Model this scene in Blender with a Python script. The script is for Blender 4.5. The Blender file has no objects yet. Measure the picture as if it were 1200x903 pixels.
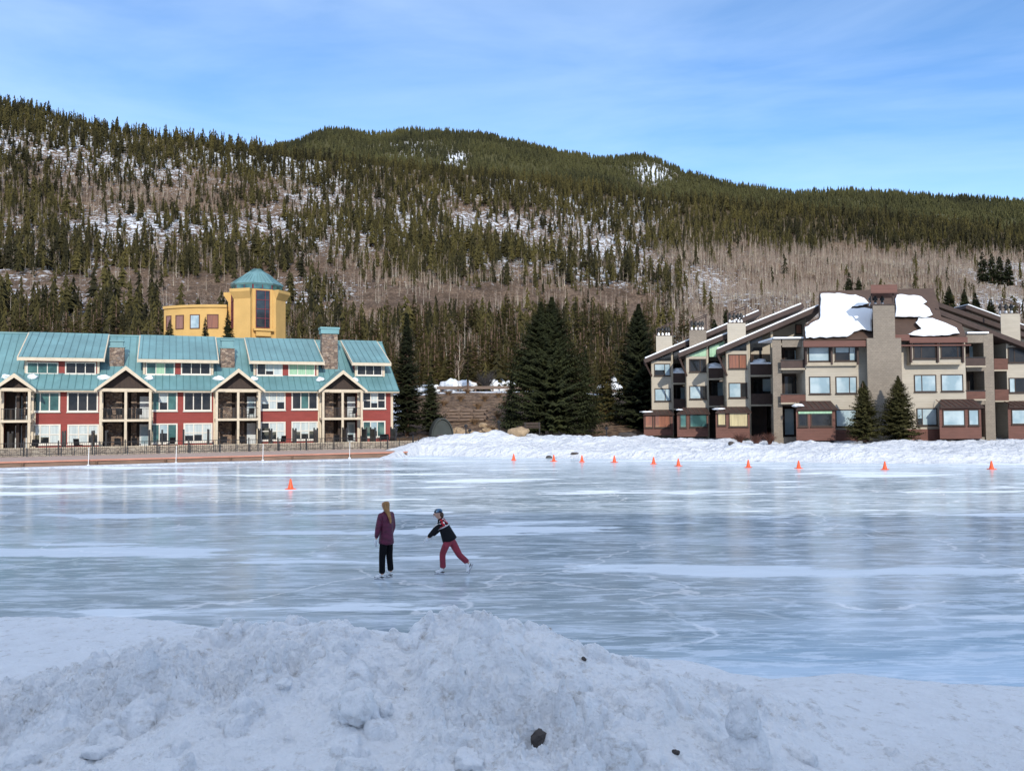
import bpy, bmesh, math, random
import numpy as np
from mathutils import Vector, Matrix
random.seed(7); rng = np.random.default_rng(11)
R = math.radians
scene = bpy.context.scene
COL = scene.collection
PI = math.pi
# ---------------------------------------------------------------- camera
CAMP = Vector((0, 0, 3.4)); TH = R(2.09); RO = R(0.45); FPX = 1000.0
FW = Vector((0, math.cos(TH), math.sin(TH)))
r0 = Vector((1, 0, 0)); u0 = Vector((0, -math.sin(TH), math.cos(TH)))
RT = r0*math.cos(RO) - u0*math.sin(RO); UP = r0*math.sin(RO) + u0*math.cos(RO)
cd = bpy.data.cameras.new('camera'); cam = bpy.data.objects.new('camera', cd); COL.objects.link(cam)
cam.matrix_world = Matrix(((RT.x, UP.x, -FW.x, CAMP.x), (RT.y, UP.y, -FW.y, CAMP.y), (RT.z, UP.z, -FW.z, CAMP.z), (0, 0, 0, 1)))
cd.sensor_width = 36; cd.lens = 36*FPX/1200; cd.clip_start = 0.05; cd.clip_end = 20000
scene.camera = cam
def ray(px, py): return RT*((px-600)/FPX) + UP*((451.5-py)/FPX) + FW
def P(px, py, D):                       # photo point -> place at depth D metres
    d = ray(px, py); return CAMP + d*(D/d.y)
def ICE(px, py, z=0.0):
    d = ray(px, py); return CAMP + d*((z-CAMP.z)/d.z)
def proj(X, Y, Z):
    vx, vy, vz = X-CAMP.x, Y-CAMP.y, Z-CAMP.z
    a = vx*RT.x+vy*RT.y+vz*RT.z; b = vx*UP.x+vy*UP.y+vz*UP.z; c = vx*FW.x+vy*FW.y+vz*FW.z
    return 600+FPX*a/c, 451.5-FPX*b/c
# ---------------------------------------------------------------- tagging
def tag(o, label=None, cat=None, group=None, kind=None):
    if label: o['label'] = label
    if cat: o['category'] = cat
    if group: o['group'] = group
    if kind: o['kind'] = kind
    return o
def empty(name, loc=(0,0,0), rz=0.0):
    o = bpy.data.objects.new(name, None); COL.objects.link(o); o.location = loc; o.rotation_euler = (0,0,rz)
    o.empty_display_size = 0.3; return o
def link(name, me, parent=None):
    o = bpy.data.objects.new(name, me); COL.objects.link(o)
    if parent: o.parent = parent
    return o
def kids(o): return [c for c in list(COL.objects) if c.parent == o]
def copy_tree(o, ch=None):
    m = ch if ch is not None else CH(o)
    r = o.copy(); COL.objects.link(r)
    for c, sub in m:
        c2 = c.copy(); COL.objects.link(c2); c2.parent = r
        for g, _ in sub:
            g2 = g.copy(); COL.objects.link(g2); g2.parent = c2
    return r
def CH(o): return [(c, CH(c)) for c in o.children]
# ---------------------------------------------------------------- materials
def newmat(name):
    m = bpy.data.materials.new(name); m.use_nodes = True
    nt = m.node_tree; b = nt.nodes['Principled BSDF']; return m, nt, b
def N(nt, t, **kw):
    n = nt.nodes.new(t)
    for k, v in kw.items():
        if k in ('operation','blend_type','data_type','noise_dimensions','feature','wave_type','bands_direction','attribute_name','object','distance'):
            setattr(n, k, v)
        else:
            n.inputs[k].default_value = v
    return n
def coords(nt, scale=(1,1,1), kind='Object', rot=(0,0,0)):
    tc = nt.nodes.new('ShaderNodeTexCoord'); mp = nt.nodes.new('ShaderNodeMapping')
    mp.inputs['Scale'].default_value = scale; mp.inputs['Rotation'].default_value = rot
    nt.links.new(tc.outputs[kind], mp.inputs['Vector']); return mp.outputs[0]
def ramp(nt, src, pts):
    r = nt.nodes.new('ShaderNodeValToRGB'); nt.links.new(src, r.inputs[0])
    e = r.color_ramp.elements
    while len(e) < len(pts): e.new(0.5)
    for i, (p, c) in enumerate(pts):
        e[i].position = p; e[i].color = (c, c, c, 1) if isinstance(c, (int, float)) else (*c, 1)
    return r.outputs[0]
def mix(nt, fac, a, b, mode='MIX'):
    m = nt.nodes.new('ShaderNodeMix'); m.data_type = 'RGBA'; m.blend_type = mode
    def put(sock, v):
        if hasattr(v, 'is_output') : nt.links.new(v, sock)
        elif isinstance(v, (int, float)): sock.default_value = v
        else: sock.default_value = (*v, 1)
    f = m.inputs[0]
    if hasattr(fac, 'is_output'): nt.links.new(fac, f)
    else: f.default_value = fac
    put(m.inputs[6], a); put(m.inputs[7], b); return m.outputs[2]
def bump(nt, b, h, strength=0.4, dist=0.05):
    bp = nt.nodes.new('ShaderNodeBump'); bp.inputs['Strength'].default_value = strength; bp.inputs['Distance'].default_value = dist
    nt.links.new(h, bp.inputs['Height']); nt.links.new(bp.outputs[0], b.inputs['Normal']); return bp
def simple(name, c, rough=0.7, var=0.25, scale=1.5, metal=0.0, spec=0.4, stretch=(1,1,1), bmp=0.0, fine=12.0):
    m, nt, b = newmat(name)
    co = coords(nt, stretch)
    n = N(nt, 'ShaderNodeTexNoise', Scale=scale, Detail=6.0); nt.links.new(co, n.inputs['Vector'])
    n2 = N(nt, 'ShaderNodeTexNoise', Scale=fine, Detail=4.0); nt.links.new(co, n2.inputs['Vector'])
    a = tuple(x*(1-var) for x in c); d = tuple(min(1, x*(1+var)) for x in c)
    col = mix(nt, ramp(nt, n.outputs['Fac'], [(0.3, 0.0), (0.7, 1.0)]), a, d)
    col = mix(nt, ramp(nt, n2.outputs['Fac'], [(0.35, 0.25), (0.65, 0.0)]), col, tuple(x*0.6 for x in c))
    nt.links.new(col, b.inputs['Base Color']); b.inputs['Roughness'].default_value = rough
    b.inputs['Metallic'].default_value = metal; b.inputs['Specular IOR Level'].default_value = spec
    if bmp: bump(nt, b, n2.outputs['Fac'], bmp, 0.03)
    return m
def siding(name, c, period=0.2, var=0.12, vert=False, dark=0.55):
    m, nt, b = newmat(name)
    co = coords(nt)
    w = nt.nodes.new('ShaderNodeTexWave'); w.wave_type = 'BANDS'; w.bands_direction = 'X' if vert else 'Z'; w.wave_profile = 'SAW'
    w.inputs['Scale'].default_value = 2*PI/(period*20); nt.links.new(co, w.inputs['Vector'])
    n = N(nt, 'ShaderNodeTexNoise', Scale=0.9, Detail=6.0); nt.links.new(coords(nt, (1, 1, 3)), n.inputs['Vector'])
    col = mix(nt, ramp(nt, n.outputs['Fac'], [(0.3, 0.0), (0.7, 1.0)]), tuple(x*(1-var) for x in c), tuple(x*(1+var) for x in c))
    line = ramp(nt, w.outputs['Fac'], [(0.0, 1.0), (0.12, 0.0)])
    col = mix(nt, line, col, tuple(x*dark for x in c))
    nt.links.new(col, b.inputs['Base Color']); b.inputs['Roughness'].default_value = 0.75
    bump(nt, b, w.outputs['Fac'], 0.5, 0.02); return m
def stone(name, cs, scale=3.0):
    m, nt, b = newmat(name); co = coords(nt, (1, 1, 1.6))
    v = N(nt, 'ShaderNodeTexVoronoi', Scale=scale); nt.links.new(co, v.inputs['Vector'])
    ve = nt.nodes.new('ShaderNodeTexVoronoi'); ve.feature = 'DISTANCE_TO_EDGE'; ve.inputs['Scale'].default_value = scale; nt.links.new(co, ve.inputs['Vector'])
    sep = nt.nodes.new('ShaderNodeSeparateColor'); nt.links.new(v.outputs['Color'], sep.inputs[0])
    col = ramp(nt, sep.outputs[0], [(i/(len(cs)-1), c) for i, c in enumerate(cs)])
    col = mix(nt, ramp(nt, ve.outputs['Distance'], [(0.0, 0.85), (0.07, 0.0)]), col, (0.07, 0.06, 0.05))
    nt.links.new(col, b.inputs['Base Color']); b.inputs['Roughness'].default_value = 0.85
    bump(nt, b, ramp(nt, ve.outputs['Distance'], [(0.0, 0.0), (0.15, 1.0)]), 0.6, 0.05); return m
def shingle(name, c, s=(1/0.45, 1/0.45, 1/0.18)):
    m, nt, b = newmat(name)
    br = nt.nodes.new('ShaderNodeTexBrick'); br.inputs['Scale'].default_value = 1.0
    br.inputs['Brick Width'].default_value = 0.26; br.inputs['Row Height'].default_value = 0.15; br.inputs['Mortar Size'].default_value = 0.006
    br.inputs['Color1'].default_value = (*[x*0.9 for x in c], 1); br.inputs['Color2'].default_value = (*[x*1.1 for x in c], 1); br.inputs['Mortar'].default_value = (*[x*0.5 for x in c], 1)
    tc = nt.nodes.new('ShaderNodeTexCoord'); sp = nt.nodes.new('ShaderNodeSeparateXYZ'); cb = nt.nodes.new('ShaderNodeCombineXYZ')
    ad = N(nt, 'ShaderNodeMath', operation='ADD'); nt.links.new(tc.outputs['Object'], sp.inputs[0])
    nt.links.new(sp.outputs[0], ad.inputs[0]); nt.links.new(sp.outputs[1], ad.inputs[1]); nt.links.new(ad.outputs[0], cb.inputs[0]); nt.links.new(sp.outputs[2], cb.inputs[1])
    nt.links.new(cb.outputs[0], br.inputs['Vector'])
    n = N(nt, 'ShaderNodeTexNoise', Scale=0.6, Detail=5.0); nt.links.new(tc.outputs['Object'], n.inputs['Vector'])
    col = mix(nt, ramp(nt, n.outputs['Fac'], [(0.3, 0.3), (0.7, 0.0)]), br.outputs['Color'], tuple(x*0.6 for x in c))
    nt.links.new(col, b.inputs['Base Color']); b.inputs['Roughness'].default_value = 0.8
    bump(nt, b, br.outputs['Fac'], -0.3, 0.02); return m
def glass(name, c, c2=None, curtain=False, rough=0.04):
    m, nt, b = newmat(name)
    c2 = c2 or tuple(x*0.6 for x in c)
    if curtain:
        w = nt.nodes.new('ShaderNodeTexNoise'); w.inputs['Scale'].default_value = 1.0; nt.links.new(coords(nt, (6, 6, 0.4)), w.inputs['Vector'])
        src = w.outputs['Fac']
    else:
        w = N(nt, 'ShaderNodeTexNoise', Scale=0.8, Detail=3.0); nt.links.new(coords(nt), w.inputs['Vector']); src = w.outputs['Fac']
    col = mix(nt, ramp(nt, src, [(0.38, 0.0), (0.62, 1.0)]), c, c2)
    nt.links.new(col, b.inputs['Base Color']); b.inputs['Roughness'].default_value = rough
    b.inputs['Specular IOR Level'].default_value = 0.5; b.inputs['Coat Weight'].default_value = 0.15; b.inputs['Coat Roughness'].default_value = 0.02
    return m
M = {}
M['red'] = siding('red_siding', (0.26, 0.045, 0.035), 0.2, 0.12)
M['cream'] = simple('cream_trim', (0.62, 0.52, 0.38), 0.6, 0.1, 2)
M['white_frame'] = simple('white_window_frame', (0.72, 0.67, 0.58), 0.5, 0.08, 2)
M['teal'] = simple('teal_metal', (0.145, 0.29, 0.30), 0.48, 0.18, 0.35, metal=0.1, spec=0.5, fine=1.3)
M['teal_seam'] = simple('teal_seam', (0.085, 0.19, 0.20), 0.4, 0.1, 0.5, metal=0.15)
M['stone'] = stone('chimney_stone', [(0.16,0.10,0.07), (0.30,0.21,0.15), (0.11,0.075,0.06), (0.38,0.28,0.2), (0.2,0.16,0.14)], 3.2)
M['beige_stone'] = stone('beige_block', [(0.36,0.30,0.23), (0.30,0.24,0.19), (0.42,0.36,0.28)], 2.0)
M['black'] = simple('black_metal', (0.012, 0.012, 0.014), 0.45, 0.1, 3)
M['darkwood'] = simple('dark_brown_wood', (0.045, 0.028, 0.02), 0.7, 0.3, 2, stretch=(4,4,0.6))
M['brownwood'] = simple('brown_wood', (0.12, 0.05, 0.034), 0.7, 0.2, 1.5, stretch=(1,1,4))
M['fascia'] = simple('brown_fascia', (0.052, 0.030, 0.023), 0.65, 0.2, 2)
M['redwood'] = siding('red_brown_siding', (0.135, 0.058, 0.042), 0.25)
M['tan'] = siding('tan_lap_siding', (0.42, 0.372, 0.295), 0.22, 0.07, dark=0.72)
M['tan_edge'] = simple('tan_trim', (0.40, 0.34, 0.25), 0.7, 0.1)
M['shingle'] = shingle('grey_brown_shingle', (0.235, 0.195, 0.15))
M['roofbrown'] = shingle('brown_roof', (0.085, 0.05, 0.034))
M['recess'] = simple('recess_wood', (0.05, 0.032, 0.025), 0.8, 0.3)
M['g_dark'] = glass('dark_glass', (0.012, 0.015, 0.018), (0.03, 0.03, 0.03))
M['g_teal'] = glass('teal_glass', (0.07, 0.17, 0.155), (0.03, 0.075, 0.075))
M['g_blind'] = glass('blind_behind_glass', (0.55, 0.6, 0.58), (0.42, 0.48, 0.48), True, 0.15)
M['g_sky'] = glass('pale_blue_glass', (0.27, 0.37, 0.41), (0.44, 0.53, 0.55))
M['g_brown'] = glass('brown_blind_glass', (0.30, 0.13, 0.08), (0.22, 0.1, 0.07), True)
M['g_yellow'] = glass('cream_blind_glass', (0.55, 0.47, 0.26), (0.42, 0.35, 0.2), True)
M['g_green'] = glass('green_curtain_glass', (0.36, 0.55, 0.36), (0.28, 0.45, 0.3), True)
M['ochre'] = simple('ochre_stucco', (0.62, 0.38, 0.125), 0.85, 0.08, 0.5, bmp=0.1)
M['door'] = simple('white_door', (0.62, 0.66, 0.66), 0.5, 0.05)
M['orange'] = simple('cone_orange', (0.85, 0.10, 0.025), 0.5, 0.08)
M['conewhite'] = simple('cone_white', (0.75, 0.75, 0.75), 0.4, 0.05)
M['bark'] = simple('spruce_bark', (0.14, 0.085, 0.055), 0.9, 0.3, 4, stretch=(1,1,0.2))
M['aspen'] = simple('aspen_bark', (0.46, 0.40, 0.31), 0.85, 0.25, 3, stretch=(1,1,0.5))
M['twig'] = simple('aspen_twig', (0.27, 0.19, 0.15), 0.9, 0.25)
M['plank'] = simple('deck_plank', (0.40, 0.30, 0.25), 0.7, 0.2, 1.0, stretch=(1,6,1))
M['plank_side'] = simple('deck_side', (0.20, 0.125, 0.085), 0.8, 0.25, 1.0, stretch=(1,1,6))
M['plastic_pink'] = simple('orange_deck_edge', (0.50, 0.22, 0.15), 0.6, 0.15, 1.0)
M['pole_white'] = simple('white_pole', (0.8, 0.8, 0.78), 0.5, 0.05)
M['rock_tan'] = simple('tan_rock', (0.33, 0.24, 0.15), 0.9, 0.3, 2.5, bmp=0.5, fine=8)
M['rock_dark'] = simple('dark_rock', (0.07, 0.06, 0.055), 0.9, 0.3, 3, bmp=0.6, fine=15)
M['canvas'] = simple('grey_green_canvas', (0.035, 0.042, 0.038), 0.7, 0.2, 1)
M['logs'] = simple('weathered_log', (0.17, 0.12, 0.09), 0.9, 0.3, 2, stretch=(0.3,4,4))
M['brush'] = simple('dry_brush', (0.24, 0.15, 0.08), 0.95, 0.35, 2)
def foliage(name, c, var=0.45):
    m, nt, b = newmat(name)
    at = N(nt, 'ShaderNodeAttribute', attribute_name='tint')
    n = N(nt, 'ShaderNodeTexNoise', Scale=0.9, Detail=4.0); nt.links.new(coords(nt), n.inputs['Vector'])
    oi = nt.nodes.new('ShaderNodeObjectInfo')
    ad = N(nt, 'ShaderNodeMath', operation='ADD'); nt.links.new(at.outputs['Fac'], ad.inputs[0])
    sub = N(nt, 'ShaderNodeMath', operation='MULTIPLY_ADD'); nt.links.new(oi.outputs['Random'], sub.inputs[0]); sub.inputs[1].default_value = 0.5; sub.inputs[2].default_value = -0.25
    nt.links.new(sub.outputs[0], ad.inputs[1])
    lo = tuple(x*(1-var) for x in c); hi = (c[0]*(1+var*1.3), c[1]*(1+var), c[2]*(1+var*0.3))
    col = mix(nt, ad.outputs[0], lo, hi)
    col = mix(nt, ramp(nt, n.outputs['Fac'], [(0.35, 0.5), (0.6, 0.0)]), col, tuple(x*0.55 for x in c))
    nt.links.new(col, b.inputs['Base Color']); b.inputs['Roughness'].default_value = 0.8; b.inputs['Specular IOR Level'].default_value = 0.15
    return m
M['spruce'] = foliage('dark_spruce_needles', (0.023, 0.029, 0.014), 0.65)
M['spruce_olive'] = foliage('olive_spruce_needles', (0.045, 0.045, 0.018))
M['pine'] = foliage('olive_pine_needles', (0.055, 0.050, 0.020), 0.75)
M['pine_far'] = foliage('far_pine_needles', (0.042, 0.044, 0.021), 0.6)
def snow(name, dirt=0.0, bscale=3.0, bstr=0.5, bdist=0.08, c=(0.86, 0.88, 0.9)):
    m, nt, b = newmat(name); co = coords(nt)
    n = N(nt, 'ShaderNodeTexNoise', Scale=bscale, Detail=9.0, Roughness=0.62); nt.links.new(co, n.inputs['Vector'])
    n2 = N(nt, 'ShaderNodeTexNoise', Scale=bscale*0.45, Detail=5.0); nt.links.new(co, n2.inputs['Vector'])
    col = mix(nt, ramp(nt, n2.outputs['Fac'], [(0.35, 0.0), (0.7, 1.0)]), c, tuple(x*0.93 for x in c))
    if dirt:
        n3 = N(nt, 'ShaderNodeTexNoise', Scale=bscale*0.7, Detail=8.0, Roughness=0.7); nt.links.new(coords(nt, (1, 1, 2)), n3.inputs['Vector'])
        col = mix(nt, ramp(nt, n3.outputs['Fac'], [(0.55, 0.0), (0.70, dirt)]), col, (0.36, 0.32, 0.27))
    nt.links.new(col, b.inputs['Base Color']); b.inputs['Roughness'].default_value = 0.75; b.inputs['Specular IOR Level'].default_value = 0.25
    bump(nt, b, n.outputs['Fac'], bstr, bdist); return m
M['snow_near'] = snow('packed_snow', 0.6, 8.0, 1.0, 0.09)
M['snow'] = snow('bank_snow', 0.15, 2.0, 0.8, 0.25)
M['snow_roof'] = snow('roof_snow', 0.0, 0.8, 0.25, 0.1)
# ---------------------------------------------------------------- mesh builder
def skew(m, D, k):
    m.v = [(x + max(0, y-D)*k, y, z) for x, y, z in m.v]; return m
class MB:
    def __init__(s): s.v = []; s.f = []; s.mi = []
    def add(s, vs, fs, mi=0):
        o = len(s.v); s.v += [tuple(v) for v in vs]; s.f += [tuple(i+o for i in f) for f in fs]; s.mi += [mi]*len(fs); return s
    def box(s, x0, x1, y0, y1, z0, z1, mi=0):
        if x0 > x1: x0, x1 = x1, x0
        if y0 > y1: y0, y1 = y1, y0
        if z0 > z1: z0, z1 = z1, z0
        return s.add([(x0,y0,z0),(x1,y0,z0),(x1,y1,z0),(x0,y1,z0),(x0,y0,z1),(x1,y0,z1),(x1,y1,z1),(x0,y1,z1)],
              [(0,3,2,1),(4,5,6,7),(0,1,5,4),(1,2,6,5),(2,3,7,6),(3,0,4,7)], mi)
    def prism(s, poly, a, b, axis='u', mi=0):   # poly in the two other coordinates; extruded a..b
        n = len(poly)
        def mk(p, t):
            return (t, p[0], p[1]) if axis == 'u' else ((p[0], t, p[1]) if axis == 'v' else (p[0], p[1], t))
        vs = [mk(p, a) for p in poly] + [mk(p, b) for p in poly]
        fs = [tuple(range(n))[::-1], tuple(range(n, 2*n))] + [(i, (i+1) % n, n+(i+1) % n, n+i) for i in range(n)]
        return s.add(vs, fs, mi)
    def slab(s, pts, t, mi=0):                  # pts planar loop (top face), thickness t downwards along normal
        pts = [Vector(p) for p in pts]; n = (pts[1]-pts[0]).cross(pts[-1]-pts[0]).normalized()
        if n.z < 0: n = -n
        k = len(pts); lo = [p - n*t for p in pts]
        return s.add([*pts, *lo], [tuple(range(k)), tuple(range(k, 2*k))[::-1]] + [(i, (i+1) % k, k+(i+1) % k, k+i) for i in range(k)], mi)
    def tube(s, p, q, r, r2=None, n=8, mi=0, caps=True):
        p = Vector(p); q = Vector(q); r2 = r if r2 is None else r2; d = (q-p).normalized()
        a = d.orthogonal().normalized(); b = d.cross(a)
        vs = [p + (a*math.cos(2*PI*i/n)+b*math.sin(2*PI*i/n))*r for i in range(n)] + [q + (a*math.cos(2*PI*i/n)+b*math.sin(2*PI*i/n))*r2 for i in range(n)]
        fs = [(i, (i+1) % n, n+(i+1) % n, n+i) for i in range(n)]
        if caps: fs += [tuple(range(n))[::-1], tuple(range(n, 2*n))]
        return s.add(vs, fs, mi)
    def lathe(s, prof, n=16, mi=0, c=(0,0,0), ph=0.0):
        vs = []; fs = []
        for r, z in prof:
            for i in range(n): vs.append((c[0]+r*math.cos(2*PI*i/n+ph), c[1]+r*math.sin(2*PI*i/n+ph), c[2]+z))
        for k in range(len(prof)-1):
            for i in range(n):
                j = (i+1) % n; fs.append((k*n+i, k*n+j, (k+1)*n+j, (k+1)*n+i))
        fs.append(tuple(range(n))[::-1]); fs.append(tuple(range((len(prof)-1)*n, len(prof)*n)))
        return s.add(vs, fs, mi)
    def build(s, name, mat, parent=None, smooth=False, bevel=0.0):
        me = bpy.data.meshes.new(name); me.from_pydata(s.v, [], s.f)
        for m in (mat if isinstance(mat, (list, tuple)) else [mat]): me.materials.append(M[m] if isinstance(m, str) else m)
        if any(s.mi): me.polygons.foreach_set('material_index', s.mi)
        bm = bmesh.new(); bm.from_mesh(me); bmesh.ops.recalc_face_normals(bm, faces=bm.faces)
        if bevel: bmesh.ops.bevel(bm, geom=bm.edges[:], offset=bevel, segments=1, affect='EDGES', clamp_overlap=True)
        bm.to_mesh(me); bm.free()
        if smooth: me.polygons.foreach_set('use_smooth', [True]*len(me.polygons))
        me.update(); return link(name, me, parent)
def grid_mesh(name, X, Y, Z, mat, attrs=None, smooth=True):
    ny, nx = X.shape
    co = np.stack([X, Y, Z], -1).reshape(-1, 3).astype(np.float32)
    i = np.arange(ny*nx).reshape(ny, nx)
    q = np.stack([i[:-1,:-1], i[:-1,1:], i[1:,1:], i[1:,:-1]], -1).reshape(-1, 4)
    return raw_mesh(name, co, q, mat, attrs, smooth)
def raw_mesh(name, co, faces, mat, attrs=None, smooth=False, mi=None):
    me = bpy.data.meshes.new(name); nf, k = faces.shape
    me.vertices.add(len(co)); me.vertices.foreach_set('co', np.ascontiguousarray(co, np.float32).ravel())
    me.loops.add(nf*k); me.loops.foreach_set('vertex_index', np.ascontiguousarray(faces, np.int32).ravel())
    me.polygons.add(nf); me.polygons.foreach_set('loop_start', np.arange(0, nf*k, k, dtype=np.int32))
    me.polygons.foreach_set('use_smooth', np.full(nf, smooth))
    for m in (mat if isinstance(mat, (list, tuple)) else [mat]): me.materials.append(M[m] if isinstance(m, str) else m)
    if mi is not None: me.polygons.foreach_set('material_index', mi.astype(np.int32))
    for k2, a in (attrs or {}).items():
        at = me.attributes.new(k2, 'FLOAT', 'POINT'); at.data.foreach_set('value', np.ascontiguousarray(a, np.float32).ravel())
    me.update(calc_edges=True); return me
# numpy noise
def _h(ix, iy, s):
    h = (ix.astype(np.int64)*374761393 + iy.astype(np.int64)*668265263 + s*1442695041) & 0xffffffff
    h = ((h ^ (h >> 13))*1274126177) & 0xffffffff; h = h ^ (h >> 16)
    return (h & 0xffff)/65535.0
def vn(x, y, s=0):
    ix = np.floor(x).astype(np.int64); iy = np.floor(y).astype(np.int64); fx = x-ix; fy = y-iy
    fx = fx*fx*fx*(fx*(fx*6-15)+10); fy = fy*fy*fy*(fy*(fy*6-15)+10)
    a = _h(ix, iy, s); b = _h(ix+1, iy, s); c = _h(ix, iy+1, s); d = _h(ix+1, iy+1, s)
    return (a*(1-fx)+b*fx)*(1-fy) + (c*(1-fx)+d*fx)*fy
def fbm(x, y, o=5, s=0, g=0.5):
    t = 0; a = 1; n = 0; c, sn = math.cos(0.6), math.sin(0.6)
    for k in range(o):
        t = t + a*(vn(x, y, s+k*17)-0.5); n += a; a *= g; x, y = (x*c-y*sn)*2.03+3.1, (x*sn+y*c)*2.03+1.7
    return t/n*2
def sstep(a, b, x):
    t = np.clip((x-a)/(b-a), 0, 1); return t*t*(3-2*t)
def ival(xs, tab): return np.interp(xs, [t[0] for t in tab], [t[1] for t in tab])
# ================================================================ TERRAIN
def u_of(px, py=500):                       # horizontal tangent of a photo column
    d = ray(px, py); return d.x/d.y
def t_of(px, py):
    d = ray(px, py); return d.z/d.y
near_crest = [(-900,110),(-300,104),(0,120),(100,145),(200,163),(300,180),(400,190),(500,199),(600,211),(700,225),(800,238),(900,247),(1000,254),(1100,264),(1200,277),(1500,300),(2100,320)]
far_crest = [(-900,260),(0,230),(240,200),(300,180),(340,170),(380,154),(405,153),(430,160),(480,154),(520,156),(560,158),(620,171),(700,189),(725,188),(750,184),(775,190),(800,202),(860,219),(930,228),(1000,224),(1080,231),(1200,238),(1500,245),(2100,260)]
uc = np.array([u_of(p[0], p[1]) for p in near_crest]); tc1 = np.array([t_of(*p) for p in near_crest])
uf = np.array([u_of(p[0], p[1]) for p in far_crest]); tc2 = np.array([t_of(*p) for p in far_crest])
R0, R1, R2 = 128.0, 820.0, 1750.0
shore = [(-900,560),(0,549),(230,542),(460,537.5),(495,533),(560,535),(600,536),(700,537),(800,539),(900,541),(1000,542.5),(1100,543),(1200,543),(2000,546)]
us = np.array([u_of(*p) for p in shore]); ds = np.array([ICE(*p).y for p in shore])
def shoreD(u): return np.interp(u, us, ds)
def zbase(u, D):
    e = D - shoreD(u)
    X = u*D
    left = 1-sstep(-13, -8, X)                      # under the boardwalk and the red building
    bank = 0.72*sstep(0, 1.8, e) + 0.26*sstep(2.5, 8, e)
    lump = (0.46*fbm(X*0.33, D*0.5, 5, 3, 0.5) + 0.30*np.abs(fbm(X*0.9, D*0.9, 5, 9, 0.55)) - 0.02)*sstep(0.2, 2.5, e)*(1-sstep(14, 20, e)*0.6)
    zr = bank + lump
    # heaps of ploughed snow in front of the embankment
    hump = 0.85*np.exp(-((X+3)/6)**2-((D-82)/4)**2) + 0.4*np.exp(-((X-9)/5)**2-((D-79)/4)**2)
    zr = zr + hump*(1+0.35*fbm(X*0.8, D*0.8, 4, 21))
    zl = 0.22*sstep(6, 8, e) - 0.3*(1-sstep(6, 8, e))
    z = zl*left + zr*(1-left)
    emb = sstep(88, 116, D)*5.6*(1-0.25*sstep(5, 22, X))
    z = z*(1-sstep(95, 118, D)*0.7) + emb + 1.0*sstep(100,120,D)
    z = np.where(e < 0, np.minimum(-0.25, e*0.3), z)
    z = np.where((left > 0.5) & (e > -1.3+0.5*fbm(X*0.5, D*0.5, 3, 62)) & (e < 0.3), 0.05, z)
    return z
def zhill(u, D):
    X = u*D
    zb = zbase(u, np.minimum(D, R0))
    z1 = np.interp(u, uc, tc1)*R1 + 3.4; z2 = np.interp(u, uf, tc2)*R2 + 3.4
    s1 = np.clip((D-R0)/(R1-R0), 0, 1); s2 = np.clip((D-R1)/(R2-R1), 0, 1)
    p = 1.62
    z = zb + (z1-zb)*s1**p
    nz = fbm(X/90, D/90, 5, 5)*9 + fbm(X/25, D/25, 4, 8)*2.2
    z = z + nz*sstep(R0, R0+120, D)*(1-0.65*sstep(R1-120, R1, D)*(1-sstep(R1, R1+80, D)))
    far = z1 + (z2-z1)*s2**1.15 - 22*np.sin(PI*np.clip(s2*1.25, 0, 1))
    nf = fbm(X/190, D/190, 5, 31)*24*np.sin(PI*np.clip(s2, 0, 1)) + fbm(X/60, D/60, 4, 41)*3*(1-s2)
    z = np.where(D > R1, far + nf + nz*0.35, z)
    z = np.where(D > R2, z - (D-R2)*0.22, z)
    return z
def zground(X, D):
    X = np.asarray(X, float); D = np.asarray(D, float); u = X/D
    return np.where(D < R0, zbase(u, D), zhill(u, D))
def zg(x, y): return float(zground(np.array([x]), np.array([y]))[0])
# density maps, by place on the slope (columns and rows as the photo shows them)
def nmap(X, D, sc, s): return fbm(X/sc, D/sc, 4, s)*0.5+0.5
def conifer_density(X, D, px, py):
    crest = np.interp(px, [p[0] for p in near_crest], [p[1] for p in near_crest])
    above = py - crest
    d = np.full(X.shape, 0.46)
    n = nmap(X, D, 45, 77)
    d = 0.35 + (n-0.5)*2.2
    mid = sstep(300, 460, px)*(1-sstep(700, 800, px)*0.0)
    d += mid*0.16
    d += sstep(780, 860, px)*0.25*(1-sstep(285, 310, py))
    d = np.maximum(d, 0.95*(1-sstep(18, 50, above)))
    talus = sstep(400, 470, px)*(1-sstep(740, 790, px))*sstep(335, 348, py)*(1-sstep(385, 395, py))
    d *= 1-0.88*talus
    bare = sstep(60, 110, px)*(1-sstep(230, 290, px))*sstep(215, 235, py)*(1-sstep(262, 285, py))
    d *= 1-0.55*bare
    asp = sstep(770, 830, px)*sstep(285, 306, py+ (px-800)*-0.0)*(1-sstep(1240,1300,px)*0)
    d *= 1-0.93*asp
    d += 0.1*(1-sstep(140, 190, D))*(1-sstep(760,800,px))
    base = sstep(335, 360, px)*(1-sstep(755, 775, px))*sstep(368, 384, py) + (1-sstep(180, 200, px))*sstep(352, 366, py)
    d = np.maximum(d, 0.9*np.clip(base, 0, 1))
    return np.clip(d, 0.02, 1)
def aspen_density(X, D, px, py):
    n = nmap(X, D, 60, 99)
    d = 0.17 + (n-0.5)*0.8
    asp = sstep(760, 830, px)*sstep(280, 306, py)
    d = d + asp*0.9
    talus = sstep(400, 470, px)*(1-sstep(740, 790, px))*sstep(335, 348, py)*(1-sstep(385, 395, py))
    d *= 1-0.5*talus
    crest = np.interp(px, [p[0] for p in near_crest], [p[1] for p in near_crest])
    d *= 0.15+0.85*sstep(10, 50, py-crest)
    d *= 1-0.45*sstep(365, 385, py)*(1-sstep(755, 775, px))
    return np.clip(d, 0.02, 1)
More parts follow.
